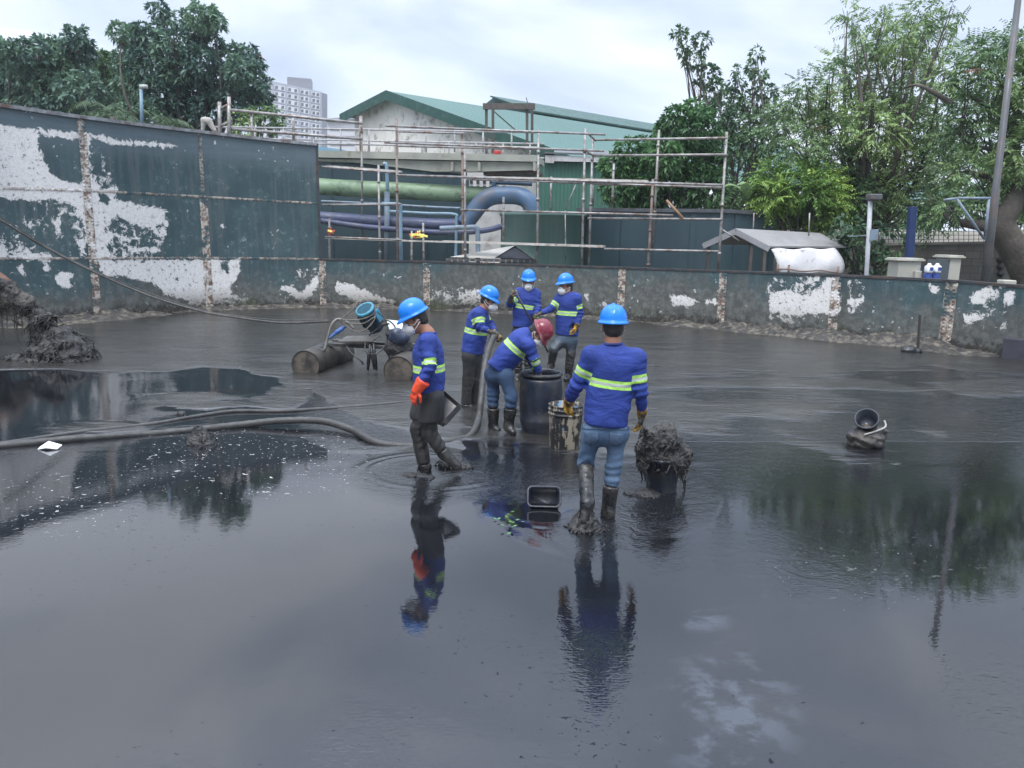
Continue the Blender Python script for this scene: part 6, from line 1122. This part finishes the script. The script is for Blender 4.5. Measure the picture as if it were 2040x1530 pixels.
def limbs(parent, base, blobs, r0, seed, fork=.35, twigs=3, name='trunk'):
    g = np.random.default_rng(seed); b = MB(); base = np.asarray(base, float); cs = np.array([c for c, r in blobs]); top = cs.mean(0); fk = base+(top-base)*fork; fk[:2] = base[:2]+(top[:2]-base[:2])*fork*.7
    b.tube(spline([base-(0, 0, .3), base+(fk-base)*.5+g.normal(size=3)*.08, fk], 10), np.linspace(r0*1.15, r0*.75, 10), 10)
    for c, r in blobs:
        l = np.linalg.norm(c-fk); mid = fk+(c-fk)*.5+g.normal(size=3)*l*.09+np.array([0, 0, -.05*l]); S_ = spline([fk, mid, c], 12); b.tube(S_, np.linspace(min(r0*.45, .018+.012*l), .012, 12), 7)
        for _ in range(twigs): p = S_[g.integers(5, 12)]; e_ = c+rot_dirs(g, 1)[0]*r*g.uniform(.6, 1.0); b.tube(spline([p, (p+e_)/2+g.normal(size=3)*.1*r, e_], 6), np.linspace(.014, .005, 6), 5)
    return b.build(name, BARK, parent, True)
def tree(name, label, Y_, pb, base_px, r0, style, size, dens, mat_, seed, dj=.8, k=7, bias=0., shell=.5, fork=.35, cat='tree', group=None):
    g = np.random.default_rng(seed+100); blobs = []
    for u_, v_, r_ in pb: r = r_*Y_/F0; blobs.append((at(u_, v_, Y_+g.uniform(-1, 1)*dj), r))
    bp = at(base_px[0], base_px[1], Y_); bp[2] = .5; o = thing(name, label, cat, bp, group); limbs(o, bp, blobs, r0, seed, fork); crown('crown', blobs, dens, style, size, mat_, o, seed, bias, shell, k); return o
LD_ = leaf_mat('dark_broad_leaf', (.075, .14, .12), (.19, .30, .195), (.13, .07, .07)); LM = leaf_mat('mid_leaf', (.105, .185, .085), (.28, .39, .15), (.24, .12, .08)); LL = leaf_mat('lime_leaf', (.13, .24, .055), (.32, .46, .10)); LI = leaf_mat('ivy_leaf', (.055, .13, .05), (.14, .28, .10)); LP_ = leaf_mat('palm_leaf', (.03, .065, .03), (.08, .13, .05)); LBG = leaf_mat('far_leaf', (.055, .11, .065), (.13, .22, .10))
tree('broadleaf_tree', 'dark dense broadleaf tree at the far left edge', 38., [(-40, 150, 60), (10, 140, 50), (20, 110, 30), (55, 110, 38), (85, 95, 26), (120, 95, 26), (100, 130, 40), (150, 75, 25), (155, 100, 30), (150, 140, 45), (60, 165, 50), (110, 190, 50), (165, 185, 45), (10, 200, 55), (60, 220, 50), (130, 225, 45)], (80, 480), .35, 'rosette', .29, 140, LD_, 41, 1.6)
tree('broadleaf_tree', 'smaller mid-green tree between the two dark trees on the left', 42., [(195, 115, 24), (215, 130, 22), (190, 150, 34), (225, 165, 34), (200, 200, 42), (235, 215, 36), (250, 190, 30)], (215, 480), .25, 'rosette', .29, 140, LM, 42, 1.2, bias=-.28)
tree('broadleaf_tree', 'tall dark tree with a ragged top left of the apartment block', 36., [(238, 65, 20), (262, 72, 24), (285, 62, 18), (300, 85, 26), (320, 22, 20), (333, 45, 18), (312, 55, 12), (345, 42, 8), (385, 35, 22), (405, 32, 28), (428, 40, 20), (395, 60, 26), (340, 95, 34), (370, 85, 30), (420, 85, 24), (270, 100, 28), (255, 130, 30), (300, 130, 40), (350, 140, 45), (400, 125, 38), (445, 120, 22), (470, 105, 18), (490, 108, 24), (505, 128, 20), (475, 140, 26), (430, 165, 42), (385, 185, 45), (330, 190, 48), (280, 180, 44), (490, 170, 34), (515, 165, 22), (525, 190, 18), (470, 205, 38), (420, 220, 40), (360, 230, 42), (300, 230, 40), (510, 205, 24), (255, 225, 30)], (390, 480), .4, 'rosette', .28, 150, LD_, 43, 1.5)
tree('shrub', 'light green shrub showing above the guardrail in front of the apartment block', 33., [(500, 232, 18), (520, 225, 16), (548, 225, 14), (555, 240, 14), (530, 248, 20), (495, 255, 20), (470, 240, 16)], (520, 480), .12, 'rosette', .26, 100, LM, 44, .5, bias=.05, cat='shrub')
def palm(label, Y_, px, py, seed, n=11, L_=1.9):
    g = np.random.default_rng(seed); bp = at(px, py, Y_); b0 = np.array([bp[0], bp[1], .5]); o = thing('palm', label, 'palm', b0); b = MB(); b.tube([b0, (b0+bp)/2+(.1, 0, 0), bp], [.16, .12, .1], 10); b.build('trunk', BARK, o, True)
    for i in range(n):
        a = i*2*math.pi/n+g.uniform(-.2, .2); d = np.array([math.cos(a), math.sin(a), 0]); el = g.uniform(.2, .9); S_ = np.array([bp+d*L_*t+np.array([0, 0, L_*(el*t-.95*t*t)]) for t in np.linspace(0, 1, 12)]); T_ = np.gradient(S_, axis=0); T_ /= np.linalg.norm(T_, axis=1)[:, None]
        Pp, Dd, Ls = [], [], []
        for q in np.linspace(.1, .98, 26):
            f = q*11; k_ = min(10, int(f)); p = S_[k_]+(S_[k_+1]-S_[k_])*(f-k_)
            for sg in (-1, 1): Pp.append(p); Dd.append(nrm(T_[k_]*.6+nrm(np.cross(T_[k_], (0, 0, 1)))*sg-np.array([0, 0, .45]))); Ls.append(.45*math.sin(math.pi*min(.95, .2+q*.75)))
        V, Fc = leaves(np.array(Pp), np.array(Dd), np.array(Ls), .035, g); mk('frond', V, Fc, LP_, o, False, dict(tint=np.full(len(V), .3+.3*g.random())))
palm('low palm with arching fronds showing above the tall wall on the left', 27., 225, 232, 3); palm('low palm right of the light blue vent pipe', 28., 318, 246, 5, 10, 1.3)
# right side
tree('vine_covered_tree', 'tree trunk and shed smothered in dense green creeper behind the right scaffolding', 25.5, [(1230, 330, 30), (1250, 305, 28), (1285, 300, 30), (1270, 345, 44), (1240, 375, 40), (1300, 360, 50), (1320, 310, 40), (1335, 270, 36), (1350, 240, 30), (1385, 225, 26), (1395, 255, 36), (1370, 300, 42), (1360, 355, 46), (1400, 330, 42), (1405, 380, 42), (1280, 395, 40), (1345, 400, 40), (1425, 290, 30)], (1360, 520), .3, 'rosette', .21, 330, LI, 51, .7, 6, shell=.8)
tree('airy_tree', 'tall sparse tree rising behind the creeper, with small clumps against the sky', 29., [(1355, 70, 16), (1365, 95, 16), (1398, 82, 16), (1385, 120, 22), (1410, 150, 26), (1425, 180, 26), (1468, 140, 10), (1470, 165, 16), (1508, 108, 14), (1498, 135, 12), (1512, 150, 20), (1530, 185, 22), (1500, 200, 26), (1455, 200, 26), (1430, 235, 36), (1480, 240, 40), (1400, 215, 24), (1450, 285, 42), (1500, 290, 40), (1540, 250, 34), (1535, 310, 36), (1470, 340, 44), (1510, 370, 36), (1440, 390, 40)], (1455, 520), .3, 'rosette', .20, 190, LBG, 52, 1.6, 6, .05)
tree('neem_tree', 'broad feathery green tree in the middle of the right side, over the grey shed', 24., [(1688, 22, 14), (1700, 45, 16), (1712, 68, 14), (1742, 42, 14), (1760, 35, 12), (1785, 35, 12), (1830, 20, 24), (1850, 45, 24), (1825, 60, 26), (1895, 15, 12), (1910, 40, 12), (1885, 60, 10), (1800, 80, 22), (1755, 85, 34), (1740, 105, 26), (1662, 120, 20), (1685, 140, 22), (1650, 150, 14), (1850, 95, 34), (1810, 115, 30), (1720, 150, 30), (1605, 165, 16), (1620, 185, 26), (1580, 200, 24), (1545, 225, 24), (1560, 250, 26), (1650, 205, 32), (1700, 205, 40), (1760, 190, 42), (1820, 180, 36), (1880, 150, 34), (1620, 245, 32), (1670, 265, 42), (1740, 255, 48), (1810, 245, 46), (1875, 235, 44), (1600, 290, 34), (1650, 320, 40), (1720, 325, 48), (1790, 315, 50), (1850, 310, 44), (1760, 375, 44), (1820, 380, 40), (1705, 390, 38), (1890, 290, 40), (1770, 415, 34), (1850, 400, 34)], (1712, 520), .24, 'frond', .42, 270, LM, 53, 1.6, 6, .05, .35, .3)
tree('lime_bush', 'bright lime green bushy tree just above the grey shed roof', 22.8, [(1535, 345, 20), (1520, 375, 24), (1550, 385, 30), (1590, 350, 26), (1620, 335, 20), (1610, 375, 36), (1650, 370, 28), (1580, 410, 34), (1640, 405, 34), (1668, 395, 20), (1535, 405, 22), (1610, 430, 34), (1560, 430, 26), (1650, 430, 28)], (1600, 530), .10, 'frond', .42, 420, LL, 54, .6, 6, 0., .4)
o = tree('crooked_tree', 'green feathery tree with a thick crooked trunk at the right edge', 20., [(1945, 105, 30), (1970, 95, 26), (2010, 100, 30), (2050, 90, 40), (1930, 150, 28), (1975, 165, 36), (2035, 160, 44), (1990, 215, 40), (1940, 210, 30), (2050, 230, 46), (1920, 260, 34), (1965, 290, 38), (2030, 300, 44), (2060, 350, 50), (1990, 350, 34), (1930, 335, 34), (1880, 350, 32), (2040, 395, 34), (1890, 410, 26), (1850, 430, 28), (2105, 130, 50), (2115, 230, 55), (2125, 330, 55), (2170, 180, 50)], (2055, 600), .05, 'frond', .42, 300, LM, 55, 1.3, 6, -.05, .3, .55)
b = MB(); b.tube(spline([at(2075, 640, 19.), at(2045, 540, 19.), at(2010, 480, 19.), (at(1998, 445, 19.)), at(2015, 410, 19.), at(2028, 370, 19.3), at(2020, 300, 19.6), at(2030, 200, 20)], 40), np.linspace(.42, .09, 40), 14); b.build('bent_trunk', BARK, o, True)
b = MB(); b.tube(spline([at(2004, 455, 19.), at(1970, 452, 19.1), at(1930, 446, 19.3), at(1900, 440, 19.4), at(1880, 425, 19.5)], 16), np.linspace(.17, .05, 16), 10); b.build('branch', BARK, o, True)
for P_ in ([(2022, 330, 19.5), (1980, 300, 19.6), (1940, 290, 19.8), (1900, 260, 20)], [(2025, 260, 19.7), (1980, 220, 19.8), (1930, 190, 20), (1890, 160, 20)], [(2022, 380, 19.3), (1960, 350, 19.5), (1910, 345, 19.7), (1870, 365, 19.8)], [(1900, 210, 20.), (1870, 190, 20.2), (1830, 170, 20.5), (1800, 175, 21)]): b = MB(); b.tube(spline([at(*p) for p in P_], 14), np.linspace(.08, .02, 14), 7); b.build('branch', BARK, o, True)
for lab, Y_, pb, bpx, sd_ in (('shadowy tree filling the gap behind the grey shed', 31., [(1480, 400, 40), (1540, 410, 44), (1600, 420, 44), (1660, 430, 44), (1560, 460, 40), (1620, 470, 40), (1690, 470, 36)], (1580, 540), 61), ('shadowy tree behind the lamp post', 32., [(1720, 420, 40), (1770, 440, 40), (1740, 470, 36), (1800, 470, 36), (1830, 440, 36), (1780, 500, 34), (1720, 505, 34)], (1770, 540), 62), ('shadowy tree behind the leaning pole', 33., [(1890, 420, 36), (1950, 410, 40), (2010, 420, 40), (2060, 420, 40), (1990, 375, 40), (1920, 375, 36)], (1970, 540), 63)):
    tree('background_tree', lab, Y_, pb, bpx, .2, 'rosette', .42, 50, LBG, sd_, 1., 7, -.05)
tree('shrub', 'dark leafy shrub between the grey shed and the lamp post', 21., [(1690, 450, 26), (1675, 480, 24), (1700, 500, 26), (1715, 470, 24), (1745, 495, 24), (1765, 520, 24), (1790, 490, 22), (1735, 525, 26), (1700, 530, 22), (1760, 460, 20)], (1720, 560), .05, 'rosette', .22, 130, LBG, 71, .5, 6, .0, cat='shrub')
def banana(label, Y_, px, py, seed):
    g = np.random.default_rng(seed); bp = at(px, py, Y_); b0 = np.array([bp[0], bp[1], .5]); o = thing('banana_plant', label, 'plant', b0); b = MB(); b.tube([b0, bp], [.10, .07], 10); b.build('stem', pm('banana_stem', (.14, .17, .08), (.1, .12, .06), 4, .7), o, True)
    for i in range(6):
        a = i*1.05+g.uniform(-.3, .3); d = np.array([math.cos(a), math.sin(a)*.8, 0]); L_ = g.uniform(1., 1.5); s_ = np.array([-d[1], d[0], 0]); V, Fc = [], []
        for k_, t in enumerate(np.linspace(0, 1, 9)): c = bp+d*L_*t*.6+np.array([0, 0, L_*(1.1*t-.75*t*t)]); w_ = .17*math.sin(math.pi*min(1, .08+t*.92))**.6; V += [c-s_*w_-(0, 0, .05), c, c+s_*w_-(0, 0, .05)]
        for k_ in range(8): Fc += [(k_*3, k_*3+1, k_*3+4, k_*3+3), (k_*3+1, k_*3+2, k_*3+5, k_*3+4)]
        mk('leaf', V, Fc, LM, o, True, dict(tint=np.full(len(V), .35+.2*g.random())))
banana('banana plant with broad pale leaves behind the end of the scaffolding', 22.9, 1490, 400, 3)

# ------------------------------------------------------------------ air: thin even haze round the whole place
hz = bpy.data.materials.new('air'); hz.use_nodes = True; t_ = hz.node_tree; t_.nodes.clear(); o_ = t_.nodes.new('ShaderNodeOutputMaterial'); pv = t_.nodes.new('ShaderNodeVolumePrincipled')
pv.inputs['Color'].default_value = (.86, .92, 1., 1); pv.inputs['Density'].default_value = .0006; pv.inputs['Anisotropy'].default_value = .0; t_.links.new(pv.outputs[0], o_.inputs['Volume'])
b = MB(); b.frame((0, 0, 45.), 1040, 1040, 92.); tag(b.build('haze', hz, None), kind='stuff')
